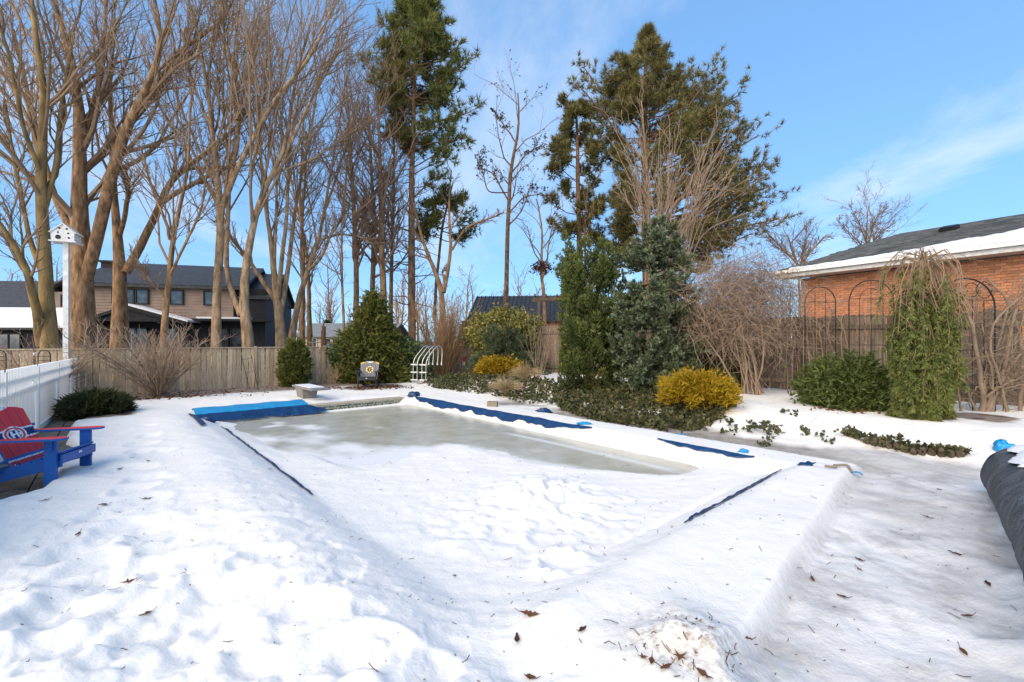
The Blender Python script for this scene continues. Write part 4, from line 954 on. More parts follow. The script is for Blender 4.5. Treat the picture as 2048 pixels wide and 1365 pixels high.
for k in range(26):
    t = _r.random(); ty = 150 + 330 * t; tx = np.interp(ty, [150, 200, 260, 330, 400, 450, 480], [1400, 1440, 1475, 1500, 1525, 1535, 1510]) - 90 * _r.random() ** 1.5; sy = ty + (tx - 1292) * _r.uniform(.25, .6); P4R.append([(1292, min(sy, 540)), (1292 + (tx - 1292) * .5, (min(sy, 540) + ty) / 2 + 12), (tx, ty)])
pine('biggest fan shaped pine right of centre', 31, [(1296, 640, 26), (1294, 520, 24), (1290, 400, 19), (1288, 250, 14), (1290, 140, 9), (1293, 62, 4)],
     [(66, 4, 4), (100, 14, 16), (130, 38, 40), (180, 85, 80), (230, 110, 135), (290, 90, 170), (340, 70, 205), (400, 60, 245), (450, 55, 250), (500, 40, 235), (535, 30, 190)], 204, 130, 'pine_olive', .30, t0s=.36, tl=.52, tw=.022, tn=24, sub=11,
     extra=[[(1290, 270), (1240, 220), (1200, 180), (1168, 135)], [(1290, 330), (1240, 270), (1195, 215), (1158, 170)], [(1292, 420), (1380, 350), (1450, 310), (1490, 260)], [(1292, 460), (1400, 420), (1480, 400), (1540, 372)],
            [(1292, 340), (1360, 260), (1420, 210), (1475, 190)], [(1292, 300), (1350, 220), (1390, 180), (1425, 160)], [(1292, 480), (1420, 470), (1500, 450), (1550, 440)]] + P4R)
# tall fan of bare whips in front of the big pine
rng = np.random.default_rng(310); wl = []
for k in range(40):
    a = rng.uniform(-1, 1.25); top = rng.uniform(190, 350) + 50 * abs(a) ** 2
    bx = 1320 + a * 40 + rng.normal() * 10; tx = 1320 + a * 150 + rng.normal() * 22
    wl.append([(bx, 560, 2.6), (bx + (tx - bx) * .15 + rng.normal() * 6, 470, 2.2), (bx + (tx - bx) * .45 + rng.normal() * 6, 470 - (470 - top) * .5, 1.5), (tx, top, .8)])
bare_tree('fan of tall bare whip stems in front of the big pine', 17.5, wl, 311, 'twig_pale', 'twig_pale', n=(7, 4, 0), lens=(.26, .3, .4), ang=(.35, .5, .6), up=.05, t0=.3, tip=.005, name='whip_tree')
bare_tree('dark crooked bough crossing the bare whip stems', 18.2, [[(1300, 640, 9), (1310, 520, 8), (1330, 450, 7), (1350, 400, 8), (1375, 385, 6), (1420, 375, 4), (1470, 385, 2)]], 312, 'bark', 'twig', n=(10, 5, 0), t0=.4, name='bough_tree')

# ------------------------------------------------------------------ shrubs
def shell(rng, base, prof, n, lump=.18, squash=1.0, inner=.35):
    """points near the surface of a body of revolution; prof: (height m, radius m)"""
    prof = np.array(prof, float); hh = np.linspace(prof[0, 0], prof[-1, 0], 400); rad = np.interp(hh, prof[:, 0], prof[:, 1])
    cdf = np.cumsum(rad + .03); h = np.interp(rng.random(n) * cdf[-1], cdf, hh); a = rng.random(n) * 2 * math.pi
    r = np.interp(h, prof[:, 0], prof[:, 1]) * (1 + lump * np.sin(a * 3 + h * 3.1 + base[0]) * np.cos(h * 4.3 + a * 2)) * (1 - inner * rng.random(n) ** 1.7)
    C = np.stack([base[0] + r * np.cos(a), base[1] + r * np.sin(a) * squash, base[2] + h], 1)
    D = np.stack([np.cos(a), np.sin(a), 0 * a], 1)
    return C, D, h
def evergreen(name, label, base, prof, mat_, seed, ncl, per, cr, sl, sw, up=.5, lump=.18, squash=1.0, sp=.5, m=4, cat='shrub', bark='bark', flat=1.0, inner=.35, group=None, outb=1.0):
    rng = np.random.default_rng(seed); root = thing(name, label, cat, base, group=group)
    C, D, h = shell(rng, base, prof, ncl, lump, squash, inner); rc = np.repeat(rng.random(ncl), per)
    Q = np.repeat(C, per, 0) + rng.normal(size=(ncl * per, 3)) * cr * [1, 1, flat]; DD = np.repeat(D, per, 0) * outb + [0, 0, up]
    Q[:, 2] = np.maximum(Q[:, 2], base[2] + .01)
    g = Geo(); g.sprays(Q, DD, m, sl, sw, sp, rng, r=np.clip(rc * .6 + .4 * rng.random(ncl * per), 0, 1)); g.build('foliage', M[mat_], root)
    top = np.array(prof, float)[-1, 0]; st = np.array([[base[0] + rng.normal() * .03, base[1] + rng.normal() * .03, base[2] - .1 + top * .95 * t] for t in np.linspace(0, 1, 6)])
    g = Geo(); g.tubes(st, np.linspace(.06, .012, 6) * (1 + .3 * top), 6)
    S, SR = grow(rng, st[None], np.linspace(.05, .012, 6)[None], 26, .05, .95, np.array(prof, float)[:, 1].max() * .9, 1.0, 4, .2, .15, .5, .006, absolute=True); g.tubes(S, SR, 3)
    g.build('stem', M[bark], root)
    return root
def gb(px, py, z): p = G(px, py, z); p[2] = H(p[0], p[1]) - .02; return p
# broad cedar behind the dark chair
b = gb(748, 772, .02); b = np.array([b[0] * 18.3 / b[1], 18.3, .0])
evergreen('cedar_tree', 'broad olive green cedar behind the charcoal chair', b, [(0, 1.0), (.35, 1.2), (.9, 1.2), (1.5, 1.05), (2.1, .75), (2.7, .42), (3.3, .16), (3.6, .04)], 'cedar', 401, 330, 30, .15, .20, .032, .15, .38, cat='tree', sp=.6)
b = gb(590, 776, 0)
evergreen('arborvitae', 'small clipped arborvitae against the back fence', b, [(0, .36), (.4, .44), (.9, .43), (1.3, .36), (1.6, .18), (1.68, .03)], 'cedar', 402, 170, 24, .07, .12, .024, .8, .1, cat='shrub')
b = gb(198, 826, .08)
evergreen('juniper_mound', 'low dark spreading juniper beside the white fence', b, [(0, .44), (.14, .52), (.30, .44), (.42, .22), (.47, .04)], 'mound', 403, 150, 26, .07, .16, .02, .25, .25, sp=.5, flat=.6)
b = gb(1695, 822, .28)
evergreen('yew_bush', 'rounded dark green yew standing in snow before the right fence', b, [(0, .50), (.2, .64), (.45, .66), (.68, .52), (.84, .28), (.92, .06)], 'yew', 404, 230, 34, .11, .10, .02, .5, .40, sp=.9, inner=.5)
rng = np.random.default_rng(405); YEW_B = b.copy()
g = Geo()
# columnar juniper: upright plumes
def plumes(g, rng, C, A, ln, rad, per, m, sl, sw, sp=.35, up=.0):
    n = len(C); t = rng.random((n, per)) ** .9; a = rng.random((n, per)) * 6.2832
    ref = unit(np.cross(A, rng.normal(size=A.shape))); bi = np.cross(A, ref)
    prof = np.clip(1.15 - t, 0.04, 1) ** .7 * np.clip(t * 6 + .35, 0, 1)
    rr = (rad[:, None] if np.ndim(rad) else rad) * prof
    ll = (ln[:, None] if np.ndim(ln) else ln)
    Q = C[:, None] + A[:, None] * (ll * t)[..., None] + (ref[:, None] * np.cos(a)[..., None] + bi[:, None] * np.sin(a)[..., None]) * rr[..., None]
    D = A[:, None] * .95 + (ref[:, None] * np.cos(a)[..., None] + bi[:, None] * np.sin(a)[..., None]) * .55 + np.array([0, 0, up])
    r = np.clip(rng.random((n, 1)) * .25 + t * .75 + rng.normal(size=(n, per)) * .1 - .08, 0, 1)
    g.sprays(Q.reshape(-1, 3), D.reshape(-1, 3), m, sl, sw, sp, rng, r=r.reshape(-1))
yr = [o_ for o_ in COL.objects if o_.name == 'yew_bush'][0]; Cy, Dy, hy = shell(rng, YEW_B, [(.3, .60), (.5, .64), (.7, .50), (.85, .28)], 60, .4, inner=.25)
gy = Geo(); plumes(gy, rng, Cy, unit(Dy * .6 + [0, 0, .9] + rng.normal(size=Dy.shape) * .3), rng.uniform(.18, .38, 60), .035, 26, 3, .07, .016, .6); gy.build('sprigs', M['yew'], yr)
b = gb(1181, 788, .22); root = thing('columnar_juniper', 'tall columnar green juniper in the ivy bed', 'tree', b)
C, D, h = shell(rng, b, [(.05, .60), (.8, .68), (1.8, .68), (2.6, .62), (3.2, .54), (3.6, .36)], 165, .14, inner=.45)
A = unit(D * .35 + [0, 0, 1.0] + rng.normal(size=D.shape) * .10); ln = .45 + .40 * rng.random(len(C)) + .30 * (h > 2.4)
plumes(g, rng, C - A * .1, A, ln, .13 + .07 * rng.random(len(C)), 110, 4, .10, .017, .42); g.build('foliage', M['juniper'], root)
g = Geo(); st = np.array([[b[0], b[1], b[2] - .1 + z] for z in np.linspace(0, 3.3, 8)]); g.tubes(st, np.linspace(.12, .03, 8), 7); S, SR = grow(rng, st[None], np.linspace(.1, .03, 8)[None], 50, .02, 1, .6, .6, 4, .3, .1, .5, .008, absolute=True); g.tubes(S, SR, 4); g.build('stem', M['bark'], root)
# blue spruce
b = gb(1308, 792, .25); b[1] += .25; b[0] += .07; root = thing('blue_spruce', 'ragged blue green spruce right of the columnar juniper', 'tree', b); g = Geo(); gs = Geo()
tr = np.array([[b[0] + .02 * math.sin(z), b[1], b[2] - .1 + z] for z in np.linspace(0, 4.4, 12)]); gs.tubes(tr, np.linspace(.13, .02, 12), 7)
nbr = 140; zb = np.concatenate([rng.uniform(.15, 2.4, 85), rng.uniform(2.2, 4.25, 55)]); az = rng.random(nbr) * 6.2832; az[::3] = -1.9 + rng.normal(size=len(az[::3])) * .6
Lb = np.interp(zb, [0, 1, 2.2, 3, 3.8, 4.4], [1.05, 1.2, 1.2, 1.0, .75, .3]) * rng.uniform(.7, 1.1, nbr) * np.where(np.cos(az) < 0, 1.05, .95)
k = 6; t = np.linspace(0, 1, k)
Pn = np.stack([b[0] + np.cos(az)[:, None] * Lb[:, None] * t, b[1] + np.sin(az)[:, None] * Lb[:, None] * t, b[2] + zb[:, None] + Lb[:, None] * (.05 * t - .22 * t ** 2 + .20 * t ** 4) + np.where(zb > 3, .35, 0)[:, None] * t], 2)
rb = np.linspace(.022, .006, k)[None] * np.ones((nbr, 1)); gs.tubes(Pn, rb, 4)
S, SR = grow(rng, Pn, rb, 9, .22, 1.0, .45, .8, 4, .06, .12, .6, .006, flat=.6); gs.tubes(S, SR, 3); gs.build('trunk', M['bark_dark'], root)
def rope(g, rng, Pn, per, m, sl, sw, rad, t0=.1, fwd=.9, up=0.0):
    n, K, _ = Pn.shape; t = t0 + (1 - t0) * rng.random((n, per)); x = t * (K - 1); i = np.clip(x.astype(int), 0, K - 2); f = (x - i)[..., None]; a = np.arange(n)[:, None]
    p = Pn[a, i] * (1 - f) + Pn[a, i + 1] * f; T = unit(Pn[a, i + 1] - Pn[a, i]); o = unit(np.cross(T, rng.normal(size=T.shape)))
    Q = p + o * rad * (.15 + .5 * rng.random((n, per, 1))); D = T * fwd + o * .8 + np.array([0, 0, up])
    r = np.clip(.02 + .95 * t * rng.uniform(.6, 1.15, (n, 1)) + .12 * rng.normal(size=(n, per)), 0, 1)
    g.sprays(Q.reshape(-1, 3), D.reshape(-1, 3), m, sl, sw, .4, rng, r=r.reshape(-1))
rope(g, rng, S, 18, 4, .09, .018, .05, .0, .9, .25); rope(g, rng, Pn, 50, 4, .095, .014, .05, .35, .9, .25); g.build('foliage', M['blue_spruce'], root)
# dark hemlock behind the yellow bush
b = gb(1425, 806, .28); b[1] += 2.4; b[0] += .95
evergreen('hemlock', 'dark green hemlock half hidden behind the tangled vine', b, [(0, .7), (.5, .85), (1.2, .75), (1.8, .45), (2.2, .2), (2.4, .03)], 'hemlock', 407, 240, 22, .13, .15, .02, .05, .3, cat='tree', flat=.4)
# golden bushes
b = gb(1395, 818, .22)
evergreen('golden_bush', 'golden yellow bush in front of the blue spruce', b, [(0.16, .42), (.27, .57), (.40, .63), (.54, .50), (.65, .20)], 'yellow', 408, 80, 46, .085, .12, .014, .5, .55, sp=.55, inner=.25)
b = gb(1000, 763, .18)
evergreen('golden_bush', 'golden yellow bush behind the dry grass', b, [(0.08, .55), (.3, .75), (.5, .62), (.62, .2)], 'yellow', 409, 220, 20, .08, .13, .02, .55, .2, sp=.5)
b = gb(1455, 822, .22)
evergreen('golden_tuft', 'tiny golden sprig at the foot of the larger golden bush', b, [(0, .10), (.12, .14), (.22, .04)], 'yellow', 410, 30, 16, .03, .07, .012, .8, .1)
# variegated shrub over a spreading juniper
b = gb(1010, 757, .2); b[1] += 2.2; b[0] -= .05
evergreen('variegated_shrub', 'yellow and green variegated shrub along the fence corner', b, [(.9, 1.0), (1.4, 1.45), (1.9, 1.55), (2.3, 1.2), (2.6, .6), (2.75, .1)], 'varieg', 411, 420, 18, .16, .11, .05, .3, .2, sp=1.0, m=3)
b = gb(1010, 762, .2); b[1] += 1.5; root = thing('spreading_juniper', 'feathery dark green juniper fanning out below the variegated shrub', 'shrub', b); g = Geo(); n = 150
a = rng.random(n) * 6.2832; el = rng.uniform(.25, 1.3, n); A = np.stack([np.cos(a) * np.cos(el), np.sin(a) * np.cos(el), np.sin(el)], 1); ln = rng.uniform(1.1, 2.1, n)
t = np.linspace(0, 1, 6); Pn = (b + [0, 0, .1])[None, None] + A[:, None] * (ln[:, None] * t)[..., None]; Pn[..., 2] -= (.35 * ln[:, None] * t ** 3) * (el < .9)[:, None]
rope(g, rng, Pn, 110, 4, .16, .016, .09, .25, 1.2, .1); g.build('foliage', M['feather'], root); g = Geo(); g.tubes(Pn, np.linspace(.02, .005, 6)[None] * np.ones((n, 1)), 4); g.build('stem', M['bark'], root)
# broad leaved evergreens either side of the cedar
b = gb(690, 768, .02); b[1] += .3
evergreen('rhododendron', 'pale green broad leaved shrub left of the broad cedar', b, [(.75, .35), (1.0, .5), (1.3, .5), (1.5, .25)], 'dark_leaf', 412, 90, 16, .10, .13, .03, .1, .25, sp=1.0, m=3)
b = gb(805, 765, .03); b[1] += .5
evergreen('rhododendron', 'dark broad leaved shrub between the broad cedar and the ladder', b, [(0.05, .75), (.6, .9), (1.1, .8), (1.5, .5), (1.65, .1)], 'dark_leaf', 413, 260, 16, .12, .13, .034, .1, .25, sp=1.0, m=3)

# weeping spruce
rng = np.random.default_rng(420); b = gb(1845, 845, .28); root = thing('weeping_spruce', 'weeping spruce with hanging green curtains and a bare arched top', 'tree', b); g = Geo(); gs = Geo()
zt = 2.85; tr = np.array([[b[0] + .03 * math.sin(z * 2), b[1], b[2] - .1 + z] for z in np.linspace(0, zt, 10)]); gs.tubes(tr, np.linspace(.11, .04, 10), 7)
def weep(n, z0, z1, reach, l0, l1, y0=6.2832):
    a = rng.random(n) * 6.2832; zs = rng.uniform(z0, z1, n); rc = reach * rng.uniform(.3, 1.12, n); ln = rng.uniform(l0, l1, n); k = 9; t = np.linspace(0, 1, k)
    arc = np.clip(t / .3, 0, 1); drop = np.clip((t - .12) / .88, 0, 1)
    r = rc[:, None] * (np.sin(arc * 1.5708)) * (1 + .16 * drop); z = zs[:, None] + .14 * np.sin(np.clip(t / .25, 0, 1) * math.pi) - ln[:, None] * drop
    Q = np.stack([b[0] + r * np.cos(a)[:, None], b[1] + r * np.sin(a)[:, None], b[2] + np.maximum(z, .04)], 2); Q[:, 1:, :2] += np.cumsum(rng.normal(size=(n, k - 1, 2)) * .014, 1)
    return Q
T1 = weep(54, 2.55, 2.85, .52, .5, 1.2); T2 = weep(90, 1.5, 2.5, .36, .8, 1.5); T3 = weep(115, .5, 1.6, .34, .5, 1.1); T4 = weep(50, .2, .8, .35, .3, .5)
for T in (T1, T2, T3, T4): gs.tubes(T, np.linspace(.008, .003, 9)[None] * np.ones((len(T), 1)), 4, rng.random(len(T)))
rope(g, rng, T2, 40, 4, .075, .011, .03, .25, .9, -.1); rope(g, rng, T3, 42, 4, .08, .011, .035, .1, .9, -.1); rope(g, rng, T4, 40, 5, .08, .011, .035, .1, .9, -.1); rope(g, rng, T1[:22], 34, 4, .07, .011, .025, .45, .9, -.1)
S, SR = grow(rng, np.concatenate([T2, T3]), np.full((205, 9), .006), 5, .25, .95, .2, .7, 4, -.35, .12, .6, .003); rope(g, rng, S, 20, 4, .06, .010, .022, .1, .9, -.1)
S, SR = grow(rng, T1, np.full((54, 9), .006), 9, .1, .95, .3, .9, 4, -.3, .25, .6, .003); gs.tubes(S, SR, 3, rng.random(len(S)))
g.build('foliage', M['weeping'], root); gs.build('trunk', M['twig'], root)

# bare shrubs: several stems from one base
def bush(label, base, n, h, spread, seed, mat_, lv=(8, 6), lens=(.4, .45), ang=(.5, .6), up=.12, r0=.016, tip=.004, name='bare_shrub', cat='shrub', wig=.12, t0=.2, curve=0.0, lean=(0, 0), base_r=.12):
    rng = np.random.default_rng(seed); root = thing(name, label, cat, base); k = 8; t = np.linspace(0, 1, k); a = rng.random(n) * 6.2832; e = np.sqrt(rng.random(n)) * spread
    hh = h * rng.uniform(.6, 1.05, n); B0 = np.asarray(base) + np.stack([np.cos(a) * base_r * rng.random(n), np.sin(a) * base_r * rng.random(n), np.full(n, -.08)], 1)
    dx = (np.cos(a) * e + lean[0])[:, None]; dy = (np.sin(a) * e + lean[1])[:, None]; f = t ** (1 + curve)
    Pn = B0[:, None] + np.stack([dx * f, dy * f, hh[:, None] * (t - .12 * curve * t ** 3)], 2); Pn[:, 1:] += np.cumsum(rng.normal(size=(n, k - 1, 3)) * wig * .12 * h / 2, 1)
    R = np.linspace(1, .35, k)[None] * r0 * rng.uniform(.5, 1.2, n)[:, None]; g = Geo(); g.tubes(Pn, R, 5, rng.random(n)); g.build('stem', M[mat_], root, smooth=True); g = Geo()
    A, AR = grow(rng, Pn, R, lv[0], t0, 1, lens[0], ang[0], 5, up, wig, .6, tip); g.tubes(A, AR, 3, rng.random(len(A)))
    if lv[1]: B, BR = grow(rng, A, AR, lv[1], .1, 1, lens[1], ang[1], 4, up, wig, .6, tip * .8); g.tubes(B, BR, 3, rng.random(len(B)))
    g.build('twigs', M[mat_], root)['kind'] = 'stuff'; return root
bush('wide bare shrub with many arching stems against the back fence', gb(318, 793, .02), 26, 2.0, 2.3, 501, 'twig_pale', (9, 7), (.42, .5), (.55, .7), .14, .032, .0045, curve=.25, wig=.16, t0=.25)
bush('low bare twiggy shrub behind the white fence at the left', np.array([-12.6, 12.2, 0.0]), 14, 1.9, 1.9, 505, 'twig_pale', (8, 6), (.42, .5), (.55, .7), .10, .022, .0045, curve=.3, wig=.16, t0=.3)
bush('dense tan twiggy shrub behind the ladder', gb(885, 750, .15), 70, 3.5, 1.25, 502, 'twig_tan', (9, 6), (.4, .45), (.4, .5), .10, .018, .005, curve=.2, base_r=.4)
bush('small bare seedling stems in front of the fence between arborvitae and cedar', gb(665, 774, 0), 9, 1.0, .5, 503, 'twig_tan', (5, 2), r0=.01)
bush('thin bare canes leaning left of the tall columnar juniper', gb(1075, 765, .2), 12, 2.4, .8, 504, 'twig_pale', (4, 3), r0=.012)
# tangled vine mound
rng = np.random.default_rng(510); b = gb(1490, 790, .3); b[1] -= .2; b[0] -= .05; root = thing('tangled_vine', 'big tangled mound of bare vine stems right of the blue spruce', 'vine', b)
n = 1900; c0 = b + np.array([-.18, .0, 2.28]); q = unit(rng.normal(size=(n, 3))) * (rng.random(n) ** .4)[:, None] * [1.55, .8, 1.3]; p = c0 + q
d = unit(np.cross(q, rng.normal(size=(n, 3))) + .3 * rng.normal(size=(n, 3)) + [0, 0, .2]); cur = rng.normal(size=(n, 3)) * .25; k = 9; pts = [p]; st = rng.uniform(.10, .22, n)[:, None]
for j in range(k - 1):
    d = unit(d + cur + rng.normal(size=d.shape) * .15 + [0, 0, -.06] - .12 * (p - c0)); p = p + d * st; pts.append(p)
T = np.stack(pts, 1); g = Geo(); g.tubes(T, np.linspace(1, .5, k)[None] * rng.uniform(.003, .007, n)[:, None], 3, rng.random(n))
S, SR = grow(rng, T[:700], np.full((700, k), .005), 4, .2, 1, .35, .9, 4, -.1, .3, .6, .003); g.tubes(S, SR, 3, rng.random(len(S))); g.build('twigs', M['twig_pale'], root)['kind'] = 'stuff'
g = Geo(); ns = 16; st0 = b + rng.normal(size=(ns, 3)) * [.16, .1, 0] + [.0, -.25, -.1]; en = c0 + rng.normal(size=(ns, 3)) * [.7, .4, .4]; t = np.linspace(0, 1, 9)
T = st0[:, None] * (1 - t)[None, :, None] + en[:, None] * t[None, :, None]; T[:, 1:-1] += np.cumsum(rng.normal(size=(ns, 7, 3)) * .05, 1); g.tubes(T, np.linspace(.026, .012, 9)[None] * rng.uniform(.6, 1.1, ns)[:, None], 6); g.build('stem', M['twig_pale'], root, smooth=True)
# gnarled vine at the right edge
rng = np.random.default_rng(520); b = gb(1975, 832, .33); b[1] += .35; root = thing('gnarled_vine', 'thick gnarled pale vine stems against the fence at the right edge', 'vine', b); g = Geo()
STEMS = [[(1965, 838, 22), (1962, 800, 18), (1955, 740, 16), (1950, 680, 14), (1930, 620, 12), (1905, 575, 9)], [(1970, 838, 20), (1985, 800, 18), (2010, 760, 14), (2035, 720, 12), (2070, 690, 10)], [(1975, 838, 14), (1995, 760, 12), (2015, 680, 12), (2030, 620, 10), (2060, 560, 8)],
         [(2040, 842, 14), (2038, 780, 13), (2042, 700, 12), (2035, 640, 10), (2000, 590, 8), (1970, 560, 6)], [(1960, 838, 11), (1940, 780, 10), (1925, 700, 9), (1900, 640, 8), (1890, 590, 6)], [(1950, 835, 9), (1975, 760, 8), (1990, 690, 8), (1960, 620, 7), (1975, 560, 5)],
         [(1925, 830, 8), (1918, 760, 8), (1935, 700, 7), (1945, 640, 6), (1985, 600, 5)], [(2020, 840, 12), (2000, 770, 10), (1975, 700, 9), (1995, 640, 8), (2045, 600, 6)], [(1968, 800, 9), (2000, 770, 8), (2048, 760, 7), (2080, 750, 6)], [(1985, 838, 10), (1972, 770, 10), (1985, 690, 9), (2005, 640, 8), (2020, 560, 5)]]
LP = []; LR = []
for s_ in STEMS: W, R = limb_path(rng, s_, b[1], 14, rng.uniform(-.05, .25)); LP.append(W + np.cumsum(rng.normal(size=W.shape) * .012, 0)); LR.append(R)
LP = np.array(LP); LR = np.array(LR) * .62; LP2 = LP[[0, 2, 4, 5, 6, 8, 9]] + rng.normal(size=(7, 1, 3)) * [.12, .08, 0] + np.cumsum(rng.normal(size=(7, 14, 3)) * .03, 1); LP = np.concatenate([LP, LP2]); LR = np.concatenate([LR, LR[[0, 2, 4, 5, 6, 8, 9]] * .5]); g.tubes(LP, LR, 7); g.build('stem', M['vine'], root, smooth=True); g = Geo()
A, AR = grow(rng, LP, LR, 16, .15, 1, .75, 1.1, 8, .02, .38, .3, .004, absolute=True); g.tubes(A, AR, 4, rng.random(len(A))); B, BR = grow(rng, A, AR, 4, .2, 1, .45, .9, 5, -.05, .35, .6, .003); g.tubes(B, BR, 3, rng.random(len(B))); g.build('twigs', M['vine'], root)['kind'] = 'stuff'
# thin climber on the trellises and fence
rng = np.random.default_rng(530); b = gb(1700, 795, .32); b[1] += 2.2; b[0] += 1.2; root = thing('climbing_vine', 'thin bare climber scrambling over the right fence and trellises', 'vine', b); g = Geo(); LP = []
for px in np.linspace(1575, 1775, 20):
    d = 11.9 - (px - 1640) * .0052 - .12; x = px + rng.normal() * 6; pts = [(x, 790, 4), (x + rng.normal() * 8, 720, 4), (x + rng.normal() * 12, 650, 3.4), (x + rng.normal() * 18, 590 + rng.random() * 50, 2.5)]
    W, R = limb_path(rng, pts, d, 12); LP.append(W + np.cumsum(rng.normal(size=W.shape) * .012, 0))
LP = np.array(LP); LR = np.full(LP.shape[:2], .012) * rng.uniform(.5, 1.4, (len(LP), 1)); g.tubes(LP, LR, 5); g.build('stem', M['twig_pale'], root); g = Geo()
A, AR = grow(rng, LP, LR, 7, .25, 1, .6, 1.0, 7, .0, .35, .5, .004, absolute=True); g.tubes(A, AR, 3, rng.random(len(A))); B, BR = grow(rng, A, AR, 3, .2, 1, .5, .8, 4, 0, .3, .6, .003); g.tubes(B, BR, 3, rng.random(len(B))); g.build('twigs', M['twig_pale'], root)['kind'] = 'stuff'

# dry grass clumps
def grass_clump(label, base, n, h, seed):
    rng = np.random.default_rng(seed); a = rng.random(n) * 6.2832; e = rng.random(n) ** .6; k = 6; t = np.linspace(0, 1, k); hh = h * rng.uniform(.6, 1.1, n)
    Q = np.asarray(base) + np.stack([np.cos(a) * .1 * rng.random(n), np.sin(a) * .1 * rng.random(n), 0 * a], 1); f = t ** 1.8
    Pn = Q[:, None] + np.stack([(np.cos(a) * e * h * .8)[:, None] * f, (np.sin(a) * e * h * .8)[:, None] * f, hh[:, None] * (t - (.55 * e)[:, None] * t ** 3)], 2)
    g = Geo(); g.tubes(Pn, np.linspace(.007, .002, k)[None] * np.ones((n, 1)), 3, rng.random(n)); tag(g.build('dry_grass', M['grass'], loc=tuple(base)), label, 'grass clump')
grass_clump('shaggy tan grass clump nearest the pool in front of the golden bush', gb(1012, 790, .12), 420, .72, 601)
grass_clump('shaggy tan grass clump beside the solar light', gb(1050, 778, .15), 380, .75, 602)

# ivy ground cover: leaves over the bed
rng = np.random.default_rng(610)
def ivy_area(n, poly, zg):
    poly = np.array(poly, float); x0, y0 = poly.min(0); x1, y1 = poly.max(0); o = []
    while len(o) < n:
        q = rng.random((4000, 2)) * [x1 - x0, y1 - y0] + [x0, y0]; ins = np.zeros(len(q), bool)
        for i in range(len(poly)):
            a, b_ = poly[i], poly[i - 1]; c_ = ((a[1] > q[:, 1]) != (b_[1] > q[:, 1])) & (q[:, 0] < (b_[0] - a[0]) * (q[:, 1] - a[1]) / (b_[1] - a[1] + 1e-12) + a[0]); ins ^= c_
        o.extend(q[ins].tolist())
    return np.array(o[:n])
def gp2(l): return [tuple(G(a, b_, z)[:2]) for a, b_, z in l]
areas = [(5200, gp2([(1105, 790, .15), (1160, 772, .25), (1300, 785, .28), (1330, 800, .25), (1460, 822, .22), (1440, 842, .12), (1360, 862, .08), (1290, 852, .08), (1200, 838, .08), (1120, 815, .08)])),
         (2600, gp2([(845, 768, .05), (900, 760, .1), (960, 765, .12), (1040, 768, .15), (1110, 785, .12), (1130, 812, .08), (1050, 805, .06), (960, 790, .06), (870, 779, .04)])),
         (150, gp2([(1430, 845, .08), (1500, 852, .06), (1580, 872, .06), (1560, 880, .05), (1470, 866, .05)]))]
C = np.concatenate([ivy_area(int(n * 1.0), p, 0) for n, p in areas]); sparse = np.ones(len(C), bool); sparse[-150:] = fbm(C[-150:, 0] * 2.2, C[-150:, 1] * 2.2, 2, 71) > .05; C = C[sparse]
n3 = fbm(C[:, 0] * 1.7, C[:, 1] * 1.7, 3, 73); keep = n3 > -.38; C = C[keep]
zg = fields(C[:, 0], C[:, 1])[0]; Q = np.stack([C[:, 0], C[:, 1], zg + .015 + .14 * rng.random(len(C)) ** 1.5], 1); g = Geo()
D = unit(rng.normal(size=Q.shape) * [1, 1, .5] + [0, 0, .25]); g.sprays(Q, D, 3, .085, .034, .6, rng, kite=True); tag(g.build('ivy', M['ivy'], loc=(2, 11, 0)), 'mat of dark ivy leaves covering the bed beside the path', 'ivy', kind='stuff')
# low dead leaves under hedge and shrubs
P_ = []
for (px, py, z, sx, n) in ((760, 778, .02, .9, 260), (318, 798, .02, 1.1, 160), (885, 755, .15, .8, 160), (1690, 830, .28, .5, 60), (440, 790, 0, 1.8, 120), (660, 780, 0, .5, 90)):
    p = G(px, py, z); P_.append(np.stack([p[0] + rng.normal(size=n) * sx * .6, p[1] + rng.normal(size=n) * sx * .35], 1))
C = np.concatenate(P_); Q = np.stack([C[:, 0], C[:, 1], fields(C[:, 0], C[:, 1])[0] + .012], 1); g = Geo(); g.sprays(Q, rng.normal(size=Q.shape) * [1, 1, .2], 1, .09, .03, .2, rng)
tag(g.build('leaf_litter', M['dead'], loc=(-5, 15, 0)), 'rusty dead leaves littered below the shrubs at the back', 'leaves', kind='stuff')

